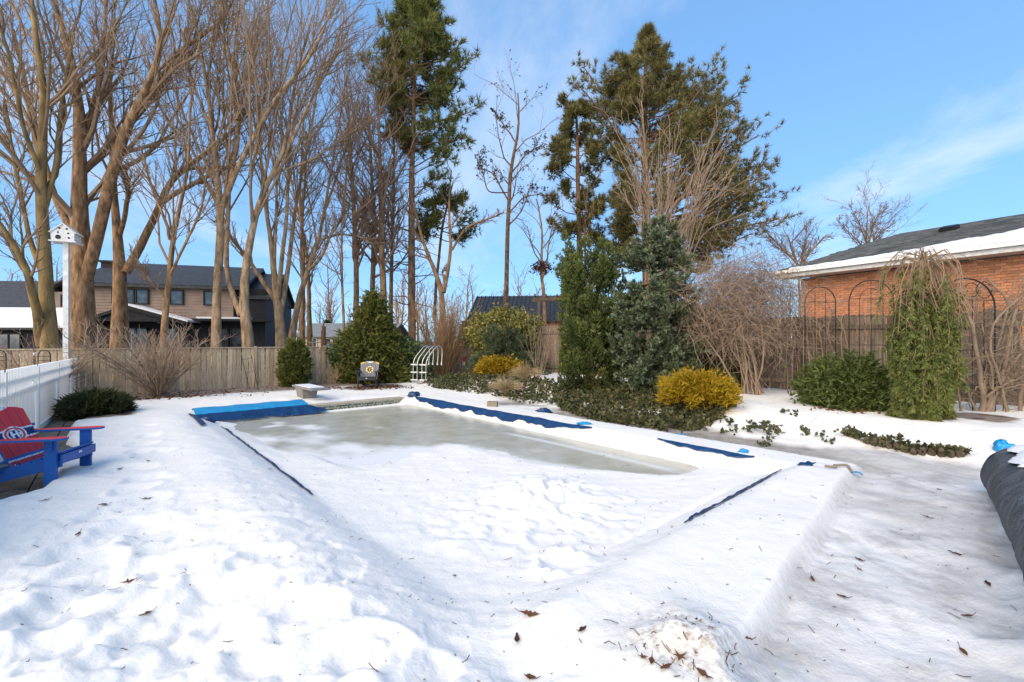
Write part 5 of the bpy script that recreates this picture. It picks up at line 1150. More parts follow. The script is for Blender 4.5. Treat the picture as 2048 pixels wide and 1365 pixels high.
# ------------------------------------------------------------------ lawn chairs
def adirondack(label, loc, rz, body, face, mats, tagc='print_white', armtop=None):
    root = thing('adirondack_chair', label, 'chair', loc, rz); root_l = (0, 0, 0)
    def part(name, g, ms): o = bpy.data.objects.new(name, g.mesh(name, ms)); link(o, root); return o
    bm = M[body]
    # back: five fanned slats with printed faces
    b0 = np.array([-.06, 0, .24]); up = unit(np.array([-.38, 0, .78])); fw = unit(np.array([.78, 0, .40])); n = 5; wt = .66
    for k in range(n):
        y0 = -wt / 2 + k * wt / n; y1 = y0 + wt / n - .008; gx, gy = 14, 88; g = Geo()
        S = np.linspace(y0, y1, gx + 1); top = lambda y: .58 + .16 * math.sqrt(max(0, 1 - (y / .40) ** 2))
        X = np.zeros((gx + 1, gy + 1, 3)); ids = np.zeros((gx, gy), int)
        for i, y in enumerate(S):
            for j in range(gy + 1):
                t = j / gy * top(y); yy = y * (.86 + .16 * t / .78); X[i, j] = b0 + up * t + [0, yy, 0] + fw * .012
        for i in range(gx):
            for j in range(gy): ids[i, j] = face((S[i] + S[i + 1]) / 2, (j + .5) / gy * top((S[i] + S[i + 1]) / 2))
        g.grid(X, mi=ids.reshape(-1)); g.grid((X - fw * .022)[::-1], mi=0)
        for i0, i1 in ((0, gx),):
            for sl in (X[0], X[gx]): g.grid(np.stack([sl, sl - fw * .022]), mi=0)
            tp = X[:, gy]; g.grid(np.stack([tp, tp - fw * .022]), mi=0)
        part('back_slat', g, [M[q] for q in mats])
    g = Geo(); g.beam(b0 + up * .12 - fw * .03 + [0, -.3, 0], b0 + up * .12 - fw * .03 + [0, .3, 0], .03, .09, up=fw); part('back_rail', g, bm)
    g = Geo(); g.beam(b0 + up * .46 - fw * .03 + [0, -.36, 0], b0 + up * .46 - fw * .03 + [0, .36, 0], .03, .08, up=fw); part('back_rail', g, bm)
    for k in range(5):
        x = .35 - k * .098; z = .395 - k * .030; g = Geo(); g.box((x, 0, z), (.088, .56, .022), [[.957, 0, .29], [0, 1, 0], [-.29, 0, .957]]); part('seat_slat', g, bm)
    for s in (-1, 1):
        g = Geo(); g.beam((.37, s * .27, .31), (-.66, s * .27, .055), .028, .13); part('stringer', g, bm)
        g = Geo(); g.box((.30, s * .305, .275), (.115, .030, .57)); part('front_leg', g, bm)
        g = Geo(); pr = [(-.40, -.035), (-.30, -.05), (.2, -.075), (.38, -.085), (.46, -.05), (.47, .0), (.46, .045), (.38, .075), (.2, .075), (-.40, .05)]
        V = [(x, s * .335 + s * -y, .565 + dz) for dz in (0, .024) for x, y in pr]; m_ = len(pr)
        g.V.append(np.array(V)); g.n = 2 * m_; fl = list(range(m_))
        g.f.append((np.array([fl]), np.array([.5]), np.array([0]))); g.f.append((np.array([[q + m_ for q in fl]]), np.array([.5]), np.array([1])))
        g.f.append((np.array([[i, (i + 1) % m_, (i + 1) % m_ + m_, i + m_] for i in range(m_)]), np.full(m_, .5), np.zeros(m_, int)))
        part('armrest', g, [bm, M[armtop] if armtop else bm])
        g = Geo(); g.beam((-.36, s * .31, .57), (-.20, s * .30, .20), .028, .11, up=(1, 0, .4)); part('rear_upright', g, bm)
        g = Geo(); g.beam((.30, s * .325, .56), (.30, s * .33, .44), .05, .02, up=(0, 1, 0)); part('arm_bracket', g, bm)
    g = Geo(); g.box((.395, 0, .335), (.022, .60, .10)); ap = part('apron', g, bm)
    g = Geo(); g.box((.408, 0, .355), (.006, .05, .022)); t = bpy.data.objects.new('tag', g.mesh('tag', M[tagc])); link(t, ap)
    return root
def face_red(s, t):                                                   # 0 body, 1 red, 2 white, 3 navy, 4 grey
    ex, ey = s / .18, (t - .385) / .10; r = math.hypot(ex, ey)
    if r < 1.0:
        if r > .88: return 2
        if r > .62: return 2 if (r < .67) else 1
        if ex > .30 and abs(ey) < .13: return 2
        if r > .56: return 2
        if abs(ex) < .36 and abs(ey) < .42:
            if abs(abs(ex) - .22) < .10 or abs(ey) < .10: return 2
        return 3
    d = math.hypot(s / .16, (t - .80) / .10)
    if d < .66: return 4
    if d < 1.0: return 2
    if .085 < t < .108: return 2
    if .108 <= t < .118: return 3
    if .325 < t < .345 or .435 < t < .455: return 2
    if .345 <= t <= .435: return 3
    if math.hypot(s + .27, t - .045) < .028: return 2 if math.hypot(s + .27, t - .045) < .012 else 3
    return 1
def face_gold(s, t):                                                  # 0 body, 1 grey, 2 white, 3 gold, 4 black
    r = math.hypot(s, t - .42)
    if r < .155:
        if r > .142: return 4
        if r > .125: return 3
        a = math.atan2(t - .42, s)
        if abs(s) < .055 and abs(t - .42) < .075:
            if s < -.02 or abs(abs(t - .42) - .06) < .018 or abs(t - .42) < .012 or (s > .03 and abs(t - .42) > .01): return 4
        if r > .06 and abs((a / (math.pi / 4) + .5) % 1 - .5) < .13: return 4
        return 2 if r > .1 else 3
    d = math.hypot(s / .16, (t - .79) / .11)
    if d < 1: return 2 if d > .55 else 1
    if t > .66 - .25 * (abs(s) - .2) and abs(s) > .17: return 3
    if .03 < t < .065: return 2
    if .065 <= t < .095: return 3
    return 1
cl = (-5.58, 5.36); adirondack('royal blue lawn chair with red printed back by the white fence', (cl[0], cl[1], 0.02), math.radians(15), 'blue', face_red, ['blue', 'red', 'print_white', 'navy', 'grey_print'], armtop='red')
M['slate_print'] = mat('slate_print', (0.20, 0.20, 0.22), (0.17, 0.17, 0.18), 3, 0.5)
cl = G(737, 776, .03); adirondack('charcoal lawn chair with grey and gold printed back before the cedar', (cl[0], cl[1], H(cl[0], cl[1]) - .02), math.radians(-82), 'charcoal', face_gold, ['charcoal', 'slate_print', 'print_white', 'gold', 'black'])

# ------------------------------------------------------------------ diving board, ladder, birdhouse, lights
db = thing('diving_board', 'short grey diving board on a flared grey base', 'diving board', (*XY(-1.6, 2.93), .05)); axp = np.array([[PA[0], PA[1], 0], [PB[0], PB[1], 0], [0, 0, 1]])
g = Geo(); g.box([*XY(-1.75, 2.93), .19], (.52, .34, .34), axp, taper=1.28); g.build('base', M['concrete'], db)
g = Geo(); g.box([*XY(-1.4, 2.93), .385], (1.75, .50, .045), axp); g.build('board', M['concrete'], db)
g = Geo(); g.box([*XY(-1.5, 2.93), .414], (1.3, .40, .014), axp); g.build('snow_film', M['roof_snow'], db)
p0 = G(838, 770, 0.02); p0[2] = H(p0[0], p0[1]); ld = thing('pool_ladder', 'aluminium pool ladder with white treads standing beside the tan shrub', 'ladder', p0)
bk = unit(np.array([.72, .69, 0])); sdv = unit(np.array([.93, -.36, 0]))
prof = [(0, .0), (.02, .86), (.10, .98), (.46, 1.38), (.56, 1.45), (.68, 1.44), (.75, 1.34), (.76, 1.1), (.72, .76)]
for k in range(4):
    off = sdv * (-.27 + k * .18 + (.03 if k > 1 else 0)); pts = resample(np.array([p0 + off + bk * x + [0, 0, z] for x, z in prof]), 26); g = Geo(); g.tubes(pts, np.full(26, .019), 8); g.build('rail', M['alu'], ld, smooth=True)
    g = Geo(); e = pts[-1]; g.tubes(np.array([e, e + [0, 0, -.09]]), np.array([.03, .03]), 8); g.build('foot_cap', M['tread'], ld)
for z in (.13, .42, .71):
    for a, b_ in ((-.27, -.08), (.12, .31)):
        g = Geo(); q = p0 + sdv * (a + b_) / 2 + [0, 0, z] - bk * .02; g.box(q, (.30, .09, .045), np.array([sdv, np.cross([0, 0, 1], sdv), [0, 0, 1]])); g.build('tread', M['tread'], ld)

d = 12.4; q = P(133, 745, d); q[2] = 0; bh = thing('birdhouse', 'white gabled birdhouse on a tall white post', 'birdhouse', q); ax = local_axes(math.radians(24))
zt = EYE + (CY - 487) / F * d
g = Geo(); g.box([q[0], q[1], zt / 2], (.115, .115, zt), ax); g.build('post', M['white_paint'], bh)
g = Geo(); g.box([q[0], q[1], zt + .02], (.56, .50, .03), ax); g.build('platform', M['white_paint'], bh)
g = Geo(); hw, hd_, h1, h2 = .235, .20, .24, .44
V = [np.array([q[0], q[1], zt + .04]) + np.array(p) @ ax for p in [(-hw, -hd_, 0), (hw, -hd_, 0), (hw, -hd_, h1), (0, -hd_, h2), (-hw, -hd_, h1), (-hw, hd_, 0), (hw, hd_, 0), (hw, hd_, h1), (0, hd_, h2), (-hw, hd_, h1)]]
g.V.append(np.array(V)); g.n = 10
for f in ([0, 1, 2, 3, 4], [9, 8, 7, 6, 5]): g.f.append((np.array([f]), np.array([.5]), np.array([0])))
g.f.append((np.array([[1, 6, 7, 2], [5, 0, 4, 9], [2, 7, 8, 3], [3, 8, 9, 4]]), np.full(4, .5), np.zeros(4))); g.build('body', M['white_paint'], bh)
for s in (-1, 1):
    g = Geo(); a = np.array([q[0], q[1], zt + .04]) + np.array([0, 0, h2 + .02]) @ ax; e = np.array([q[0], q[1], zt + .04]) + np.array([s * (hw + .045), 0, h1 - .035]) @ ax
    g.beam(a, e, .46, .02, up=ax[1] if False else np.cross(unit(e - a), ax[1])); g.build('roof_panel', M['white_paint'], bh)
for (x, z, r_) in ((-.07, .33, .026), (.08, .32, .026), (-.10, .215, .024), (.11, .20, .024), (-.10, .09, .06), (.12, .08, .026)):
    g = Geo(); c = np.array([q[0], q[1], zt + .04]) + np.array([x, -hd_ - .004, z]) @ ax; a = np.linspace(0, 6.2832, 17)[:-1]
    V = [c + np.array([math.cos(t) * r_, 0, math.sin(t) * r_]) @ ax for t in a]; g.V.append(np.array(V)); g.n = 16; g.f.append((np.array([list(range(16))]), np.array([.5]), np.array([0]))); g.build('entrance_hole', M['black'], bh)

q = G(1119, 785, .2); q[2] = H(q[0], q[1]); sl = thing('solar_light', 'small black solar lantern at the foot of the columnar juniper', 'light', q)
g = Geo(); g.box(q + [0, 0, .06], (.025, .025, .16)); g.build('stake', M['black'], sl)
g = Geo(); g.box(q + [0, 0, .19], (.085, .085, .11), taper=1.25); g.build('lantern_glass', M['glass'], sl)
g = Geo(); g.box(q + [0, 0, .265], (.15, .15, .03), taper=.7); g.box(q + [0, 0, .29], (.09, .09, .02)); g.build('cap', M['black'], sl)
g = Geo()
for dx in (-1, 1):
    for dy in (-1, 1): g.box(q + [dx * .05, dy * .05, .19], (.012, .012, .12))
g.build('frame', M['black'], sl)
q = G(985, 808, .13); q[2] = H(q[0], q[1]); bl = thing('block', 'tan concrete block resting on the snowy right pool bank', 'block', q)
g = Geo(); ab = local_axes(math.radians(-12)); g.box(q + [0, 0, .055], (.25, .13, .13), ab); g.build('block_body', M['block'], bl)
for s in (-1, 1): g = Geo(); g.box(q + np.array([s * .055, 0, .119]) @ np.eye(3), (.08, .06, .006), ab); g.build('core_hole', M['stone'], bl)

# ------------------------------------------------------------------ blue winter cover showing at the pool's rim
def ribbon(g, rng, side, s0, s1, d0, d1, lift=.022, n=90, m=7, rag=.05, fold=.012, mi=0):
    S = np.linspace(s0, s1, n); X = np.zeros((n, m, 3)); e = np.clip(np.minimum(S - s0, s1 - S) / .35, 0, 1)
    lo = d1 + rag * fbm(S * 3.3, S * 0 + s0, 3, 91) + rag * .2 * fbm(S * 11, S * 0, 2, 93); lo = d0 + (lo - d0) * (.25 + .75 * e)
    for j in range(m):
        f = j / (m - 1); di = d0 + (lo - d0) * f
        if side == 'right': x, y = XY(S, POOL_W - di)
        elif side == 'near': x, y = XY(POOL_L - di, S)
        elif side == 'left': x, y = XY(S, di)
        else: x, y = XY(di, S)
        z = fields(x, y)[0] + lift + fold * fbm(S * 9 + f * 3, S * 0 + f * 6, 2, 95) * (.5 + f); X[:, j] = np.stack([x, y, z], 1)
    g.grid(X, mi=mi)
rng = np.random.default_rng(700)
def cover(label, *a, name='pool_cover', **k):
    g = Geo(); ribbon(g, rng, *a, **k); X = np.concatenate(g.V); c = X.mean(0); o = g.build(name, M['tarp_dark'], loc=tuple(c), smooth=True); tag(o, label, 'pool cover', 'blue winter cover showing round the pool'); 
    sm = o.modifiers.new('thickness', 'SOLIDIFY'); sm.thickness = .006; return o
cover('long dark blue cover strip along the right rim, nearest the block', 'right', .25, 6.75, .03, .125)
cover('shorter dark blue cover strip on the right rim, nearest the patio', 'right', 8.1, 9.6, .03, .105)
cover('thin dark blue cover sliver along the near rim', 'near', 2.5, 4.95, .12, .18, rag=.03)
cover('narrow dark blue cover strip at the left rim\'s far end', 'left', .05, 1.9, -.09, .03, lift=.03, rag=.02)
cover('thin dark blue line in the left bank crease, cover at the far end, painted shade nearer', 'left', 1.3, 6.8, .33, .372, lift=.02, rag=.012)  # real cover only at the far end; nearer, the strip paints the crease's shade
# far left: light blue top fold with dark blue skirt
fc = thing('pool_cover', 'light blue cover folded over the far rim with a dark blue skirt', 'pool cover', (*XY(-.1, 1.3), .1), group='blue winter cover showing round the pool')
n = 60; V_ = np.linspace(.05, 2.42, n); X = np.zeros((n, 6, 3))
for j, (u0, z0) in enumerate(((-.58, .10), (-.50, .165), (-.38, .165), (-.20, .14), (-.05, .105), (.03, .08))):
    x, y = XY(u0 + .03 * fbm(V_ * 2, V_ * 0 + j, 2, 97), V_); X[:, j] = np.stack([x, y, z0 + .02 * fbm(V_ * 3, V_ * 0 + j * .7, 2, 98)], 1)
g = Geo(); g.grid(X); g.build('top_fold', M['tarp_light'], fc, smooth=True)
X2 = np.zeros((n, 7, 3)); V2 = np.linspace(.02, 2.75, n)
for j in range(7):
    f = j / 6; u0 = .035 + .16 * f + .05 * f * fbm(V2 * 5, V2 * 0 + f * 2, 2, 99); z0 = .085 - (.085 - ICE - .05 - .05 * fbm(V2 * 2.2, V2 * 0, 2, 100)) * f - .09 * ss(2.35, 2.75, V2) * (1 - f)
    x, y = XY(u0 + .08 * f * ss(2.2, 2.75, V2), V2 + .10 * f * ss(2.0, 2.7, V2)); X2[:, j] = np.stack([x, y, z0 + .012 * fbm(V2 * 14, V2 * 0 + f * 3, 2, 101)], 1)
g = Geo(); g.grid(X2); g.build('skirt', M['tarp_dark'], fc, smooth=True)
def crumple(name, label, px, py, z, size, m, cat, seed, lift=.3, group=None):
    c = G(px, py, z); c[2] = H(c[0], c[1]); r_ = np.random.default_rng(seed); n, k = 22, 14; th = np.linspace(0, 2 * math.pi, n); ph = np.linspace(.02, math.pi - .02, k); T, Pp = np.meshgrid(th, ph, indexing='ij')
    D = np.stack([np.sin(Pp) * np.cos(T), np.sin(Pp) * np.sin(T), np.cos(Pp)], -1); a = fbm(D[..., 0] * 2.2 + seed, D[..., 1] * 2.2 + D[..., 2] * 1.7, 3, seed); R_ = 1 + .9 * a + .25 * np.abs(fbm(D[..., 0] * 6, D[..., 1] * 6 + D[..., 2] * 5, 2, seed + 3)); R_[-1] = R_[0]
    X = c + D * R_[..., None] * np.array(size) + [0, 0, size[2] * lift]; g = Geo(); g.grid(X); o = g.build(name, M[m], loc=tuple(c), smooth=True); tag(o, label, cat, group); return o
CG = 'blue winter cover showing round the pool'
crumple('cover_corner', 'crumpled dark blue cover corner at the pool\'s far left', 404, 836, .05, (.20, .13, .09), 'tarp_dark', 'pool cover', 11, group=CG)
crumple('cover_corner', 'crumpled dark blue cover corner at the pool\'s far right', 826, 792, .06, (.16, .12, .10), 'tarp_dark', 'pool cover', 12, group=CG)
crumple('cover_fold', 'small bunched cover fold on the right rim beyond the block', 1085, 822, .08, (.16, .10, .07), 'tarp_dark', 'pool cover', 13, group=CG)
crumple('cover_fold', 'lighter blue cover end lying on the right bank snow', 1168, 846, .10, (.17, .07, .03), 'tarp_light', 'pool cover', 14, group=CG)
crumple('cover_fold', 'small light blue cover patch poking through snow on the right bank', 1489, 897, .13, (.07, .05, .03), 'tarp_light', 'pool cover', 15, group=CG)
crumple('cover_fold', 'dark blue cover bundle in a snow hollow at the pool\'s right corner', 1614, 930, .14, (.09, .06, .03), 'tarp_dark', 'pool cover', 16, group=CG)
crumple('cover_fold', 'sliver of light blue cover at the outer edge of the right bank', 1358, 862, .10, (.12, .04, .02), 'tarp_light', 'pool cover', 17, group=CG)
crumple('cover_bag', 'bright blue bundle behind the end of the rolled cover', 2004, 912, .10, (.11, .09, .10), 'tarp_light', 'bundle', 18)
# strap with a blue tag end at the pool's right corner
g = Geo(); a = [G(1650, 921, .19), G(1675, 926, .19), G(1665, 914, .22), G(1690, 920, .20), G(1705, 931, .17)]; a = resample(np.array(a), 16); n = len(a)
for p in a: p[2] = H(p[0], p[1]) + .03
st = thing('strap', 'tan strap with a light blue end lying over the near bank corner', 'strap', a[0]); g.tubes(a, np.full(n, .016), 6); g.build('band', M['block'], st, smooth=True)
X = np.zeros((8, 3, 3)); e0 = a[-1]; e1 = G(1726, 946, .06); e1[2] = H(e1[0], e1[1]) + .03
for i in range(8):
    t = i / 7; c = e0 * (1 - t) + e1 * t; c[2] += .02 * math.sin(t * 3)
    for j in range(3): X[i, j] = c + (j - 1) * .04 * np.array([PB[0], PB[1], 0]) * (1 - .3 * t) + [0, 0, .012 * (j == 1)]
g = Geo(); g.grid(X); g.build('blue_end', M['tarp_light'], st, smooth=True)

# ------------------------------------------------------------------ rolled solar cover with snow
M['bubble'] = mat('grey_bubble_sheet', (0.150, 0.155, 0.165), (0.090, 0.094, 0.102), 5, 0.42, 0.5, 120, spec=0.45)
r0 = .28; ur = lambda v: 12.06 + (5.83 - v) * .105
rl = thing('cover_roll', 'grey ribbed bubble cover rolled up along the patio edge', 'cover roll', (*XY(ur(4.2), 4.2), .0)); nl, na = 330, 44
vv = np.linspace(1.9, 6.05, nl); aa = np.linspace(0, 2 * math.pi, na); VV, AA_ = np.meshgrid(vv, aa, indexing='ij')
rr = r0 * (1 - .10 * ss(5.75, 6.05, VV)) + .008 * np.sin(VV * 2 * math.pi / .028 + 1.5 * np.sin(AA_ * 1)) + .012 * np.sin(AA_ * 2 + VV * 1.1) + .034 * fbm(VV * 2.2, np.cos(AA_) * 1.4 + np.sin(AA_), 3, 201)
for vc, am in ((5.25, .022), (4.3, .02), (3.5, .026)): rr = rr - am * np.exp(-((VV - vc - .12 * np.cos(AA_)) / .03) ** 2)
rr[:, -1] = rr[:, 0]; U_ = ur(VV) + rr * np.cos(AA_); x, y = XY(U_, VV); g = Geo(); g.grid(np.stack([x, y, np.maximum(r0 * .97 + rr * np.sin(AA_), .0)], -1)); g.build('roll', M['bubble'], rl, smooth=True)
sp = np.linspace(0, 9 * math.pi, 180); sr = .03 + .215 * sp / sp[-1]; x, y = XY(ur(6.05) + sr * np.cos(sp), np.full(180, 6.05)); g = Geo(); X = np.stack([np.stack([x, y, r0 * .97 + sr * np.sin(sp)], 1), np.stack([*XY(ur(6.05) + sr * np.cos(sp), np.full(180, 5.98)), r0 * .97 + sr * np.sin(sp)], 1)]); g.grid(X); g.build('spiral_end', M['bubble'], rl)
x, y = XY(ur(1.92) + sr * np.cos(sp), np.full(180, 1.92)); x2, y2 = XY(ur(1.92) + sr * np.cos(sp), np.full(180, 2.02)); g = Geo(); g.grid(np.stack([np.stack([x, y, r0 * .97 + sr * np.sin(sp)], 1), np.stack([x2, y2, r0 * .97 + sr * np.sin(sp)], 1)])); g.build('spiral_end', M['bubble'], rl)
x, y = XY(ur(2.02) + .25 * np.cos(np.linspace(0, 2 * math.pi, 22)[:21]), np.full(21, 2.02)); g = Geo(); g.V.append(np.stack([x, y, r0 * .97 + .25 * np.sin(np.linspace(0, 2 * math.pi, 22)[:21])], 1)[:20]); g.n = 20; g.f.append((np.array([list(range(20))]), np.array([.5]), np.array([0]))); g.build('end_face', M['bubble'], rl)
for (v0, v1, a0, a1, sd_, nm) in ((4.55, 5.95, .25, 1.62, 3, 'far'), (2.2, 4.25, .15, 1.25, 5, 'near')):
    n, k = 50, 14; S = np.linspace(v0, v1, n); X = np.zeros((n, k, 3)); e = np.clip(np.minimum(S - v0, v1 - S) / .25, 0, 1) ** .6
    hi = a0 + (a1 - a0) * e * (1 + .5 * fbm(S * 3, S * 0, 3, 210 + sd_))
    for j in range(k):
        f = j / (k - 1); a = a0 - .25 + (hi - a0 + .25) * f; th_ = .006 + .07 * np.sin(np.clip(f, 0, 1) * math.pi) ** .6 * (.3 + .7 * e); R_ = r0 + .012 + th_; x, y = XY(ur(S) + R_ * np.cos(a), S); X[:, j] = np.stack([x, y, r0 + R_ * np.sin(a)], 1)
    g = Geo(); g.grid(X); g.build('snow_cap', M['roof_snow'], rl, smooth=True)

# ------------------------------------------------------------------ trellises and other ironwork
def rods(root, name, paths, r=.009, m='black', d=None):
    for p in paths:
        q = np.array([P(a, b_, d) for a, b_ in p]) if d else np.array(p); g = Geo(); g.tubes(q, np.full(len(q), r), 6); g.build(name, M[m], root, smooth=True)
def arch(x0, x1, yt, yb, n=18):
    c = (x0 + x1) / 2; r = (x1 - x0) / 2; a = np.linspace(math.pi, 0, n); return [(x0, yb)] + [(c + r * math.cos(t), yt + r - r * math.sin(t)) for t in a] + [(x1, yb)]
d = 11.15; q = P(1641, 795, d); t = thing('trellis', 'arched black wire trellis overgrown with climber, nearest the tangled vine', 'trellis', q)
rods(t, 'frame', [arch(1610, 1671, 574, 792)], .012, d=d); rods(t, 'bar', [[(x, 792), (x, 690), (x, 583)] for x in (1630, 1651)] + [[(1610, y), (1641, y), (1671, y)] for y in (604, 640, 690)], .006, d=d)
d = 10.6; q = P(1743, 795, d); t = thing('trellis', 'double arched black wire trellis left of the weeping spruce', 'trellis', q)
rods(t, 'frame', [arch(1698, 1788, 560, 795)], .013, d=d); rods(t, 'bar', [arch(1719, 1766, 577, 790), [(1742, 562), (1742, 680), (1742, 790)]] + [[(1698, y), (1743, y), (1788, y)] for y in (598, 632, 690, 745)], .007, d=d)
d = 8.7; q = P(1932, 830, d); t = thing('trellis', 'rounded black metal trellis with curled scrolls behind the gnarled vine', 'trellis', q)
rods(t, 'frame', [arch(1872, 1990, 557, 835)], .016, d=d); rods(t, 'bar', [[(x, 600), (x, 720), (x, 835)] for x in (1895, 1920, 1945, 1968)] + [[(1872, y), (1931, y), (1990, y)] for y in (600, 700, 770)], .008, d=d)
rods(t, 'scroll', [[(cx + r * math.cos(a), 580 + r * math.sin(a)) for a in np.linspace(0, 5.6, 16)] for cx, r in ((1896, 16), (1921, 14), (1943, 14), (1968, 16))], .008, d=d)
d = 15.2; q = P(497, 778, d); t = thing('trellis', 'narrow leaning wire obelisk against the back fence', 'trellis', q)
rods(t, 'leg', [[(484, 715), (492, 750), (500, 779)], [(503, 711), (509, 745), (517, 779)], [(497, 722), (496, 750), (494, 780)], [(508, 716), (512, 745), (508, 779)]], .008, d=d); rods(t, 'ring', [[(485, 719), (495, 718), (505, 715)], [(491, 745), (500, 744), (509, 742)]], .006, d=d)
for i, (x0, x1, lab) in enumerate(((-14, 12, 'black metal hoop behind the white fence at the left edge'), (76, 101, 'black metal hoop with crossbars behind the white fence'))):
    d = 10.5; q = P(x0, 760, d); q[2] = .1; t = thing('garden_hoop', lab, 'hoop', q, group='black hoops behind the white fence'); rods(t, 'hoop', [arch(x0, x1, 700, 772)], .011, d=d); rods(t, 'crossbar', [[(x0, y), ((x0 + x1) / 2, y), (x1, y)] for y in (713, 721)], .008, d=d)

# ------------------------------------------------------------------ things beyond the back fence
d = 22; q = P(647, 700, d); q[2] = .05; t = thing('tree_snag', 'broken brown tree snag rising just behind the back fence', 'snag', q); g = Geo()
pts = np.array([[q[0] + .02 * math.sin(z * 3), q[1], z] for z in np.linspace(0, 2.42, 8)]); g.tubes(pts, np.array([.15, .13, .12, .115, .11, .11, .11, .09]), 10, cap=True); g.build('trunk', M['bark_pine'], t, smooth=True)
g = Geo(); g.tubes(np.array([pts[-1] + [-.04, 0, -.05], pts[-1] + [-.02, 0, .1], pts[-1] + [.0, 0, .22]]), np.array([.05, .04, .008]), 6); g.build('splinter', M['twig_tan'], t)
q = P(626, 700, 26); q[2] = .05; t = thing('clothes_post', 'slim grey metal post with a crossbar behind the back fence', 'post', q); g = Geo(); g.box([q[0], q[1], .95], (.09, .09, 1.9)); g.build('upright', M['concrete'], t); g = Geo(); g.box([q[0] + .15, q[1], 1.62], (.9, .05, .05)); g.build('crossbar', M['concrete'], t)
q = P(672, 700, 47); q[2] = .05; t = thing('parked_car', 'small red car parked far off beside the bungalow', 'car', q)
def carp(name, prof, w_, m):
    g = Geo(); n = len(prof); V = [(q[0] + s * w_, q[1] + a, q[2] + z) for s in (-1, 1) for a, z in prof]; g.V.append(np.array(V, float)); g.n = 2 * n
    g.f.append((np.array([list(range(n))]), np.array([.5]), np.array([0]))); g.f.append((np.array([list(range(2 * n - 1, n - 1, -1))]), np.array([.5]), np.array([0]))); g.f.append((np.array([[i, (i + 1) % n, (i + 1) % n + n, i + n] for i in range(n)]), np.full(n, .5), np.zeros(n, int))); return g.build(name, m, t)
carp('body', [(-2.1, .35), (2.1, .35), (2.15, .8), (1.2, .95), (-1.1, .98), (-2.1, .8)], .85, M['car_red']); carp('cabin', [(-1.0, .98), (1.3, .95), (.9, 1.42), (-.5, 1.45)], .72, M['glass']); carp('roof', [(-.55, 1.44), (.95, 1.41), (.8, 1.5), (-.4, 1.52)], .70, M['car_red'])
for sx in (-1, 1):
    for sy in (-1.3, 1.35): g = Geo(); g.tubes(np.array([[q[0] + sx * .70, q[1] + sy, q[2] + .33], [q[0] + sx * .88, q[1] + sy, q[2] + .33]]), np.array([.33, .33]), 14, cap=True); g.build('wheel', M['black'], t)
for sx in (-.6, .6): g = Geo(); g.box([q[0] + sx, q[1] - 2.12, q[2] + .68], (.3, .05, .14)); g.build('headlight', M['print_white'], t)
q = P(929, 722, 21.5); t = thing('bird_feeder', 'small red feeder with a white card on the fence behind the ladder', 'feeder', q); g = Geo(); g.box(q + [0, 0, .08], (.16, .12, .16), taper=.7); g.box(q + [0, 0, .18], (.2, .16, .03)); g.build('body', M['red'], t); g = Geo(); g.box(q + [-.02, -.06, -.12], (.10, .01, .16)); g.build('card', M['print_white'], t)

# ------------------------------------------------------------------ stone edging with ivy on the right
rng = np.random.default_rng(801); ed = thing('stone_edging', 'dark mossy edging stones showing through snow beside the path', 'edging', (*XY(11.1, 7.6), .1))
path = [G(a, b_, .13) for a, b_ in ((1690, 872), (1720, 880), (1745, 886), (1775, 888), (1810, 893), (1850, 899), (1890, 904), (1925, 906))]
path = resample(np.array(path), 17)
for k in range(16):
    if k in (3,): continue
    a = path[k]; c = (path[k] + path[k + 1]) / 2; c[2] = H(c[0], c[1]) + .02; ln = np.linalg.norm(path[k + 1] - path[k]); sz = np.array([ln * .52, .085, .055 + .02 * rng.random()]) * (.6 if k < 3 else 1)
    th = np.linspace(0, 2 * math.pi, 12); ph = np.linspace(.05, math.pi - .05, 7); T, Pp = np.meshgrid(th, ph, indexing='ij'); D = np.stack([np.sin(Pp) * np.cos(T), np.sin(Pp) * np.sin(T), np.cos(Pp)], -1); D = np.sign(D) * np.abs(D) ** .7
    R_ = 1 + .35 * fbm(D[..., 0] * 2 + k * 3.1, D[..., 1] * 2 + D[..., 2] * 2, 2, 301 + k); R_[-1] = R_[0]; tt = unit(path[k + 1] - path[k]); axx = np.array([tt, np.cross([0, 0, 1], tt), [0, 0, 1]]); g = Geo(); g.grid(c + (D * R_[..., None] * sz) @ axx); g.build('stone', M['stone'], ed)
Q = []
for k in range(260):
    i = rng.integers(0, 16); f = rng.random(); c = path[i] * (1 - f) + path[i + 1] * f + rng.normal(size=3) * [.05, .06, 0]; c[2] = H(c[0], c[1]) + .05 + .05 * rng.random(); Q.append(c)
Q = np.array(Q); g = Geo(); g.sprays(Q, rng.normal(size=Q.shape) + [0, 0, .3], 3, .07, .03, .6, rng, kite=True); o = g.build('ivy_leaves', M['ivy'], ed); o['kind'] = 'stuff'
# ivy sprigs poking through the snow along the path
Q = []
for (px, py) in ((1470, 858), (1490, 856), (1540, 870), (1555, 858), (1500, 850), (1570, 846), (1610, 862), (1615, 866), (1640, 870), (1590, 850), (1660, 880), (1445, 856), (1525, 878), (1535, 877), (1700, 868), (1420, 846), (1400, 850), (1380, 846), (1345, 842), (1330, 848), (1430, 838)):
    c = G(px, py, .12)
    for k in range(10): e = c + rng.normal(size=3) * [.05, .05, 0]; e[2] = H(e[0], e[1]) + .02 + .03 * rng.random(); Q.append(e)
Q = np.array(Q); g = Geo(); g.sprays(Q, rng.normal(size=Q.shape) + [0, 0, .3], 2, .06, .026, .6, rng, kite=True); tag(g.build('ivy_sprigs', M['ivy'], loc=(4, 8, .1)), 'scattered ivy sprigs poking through the snow by the path', 'ivy', kind='stuff')

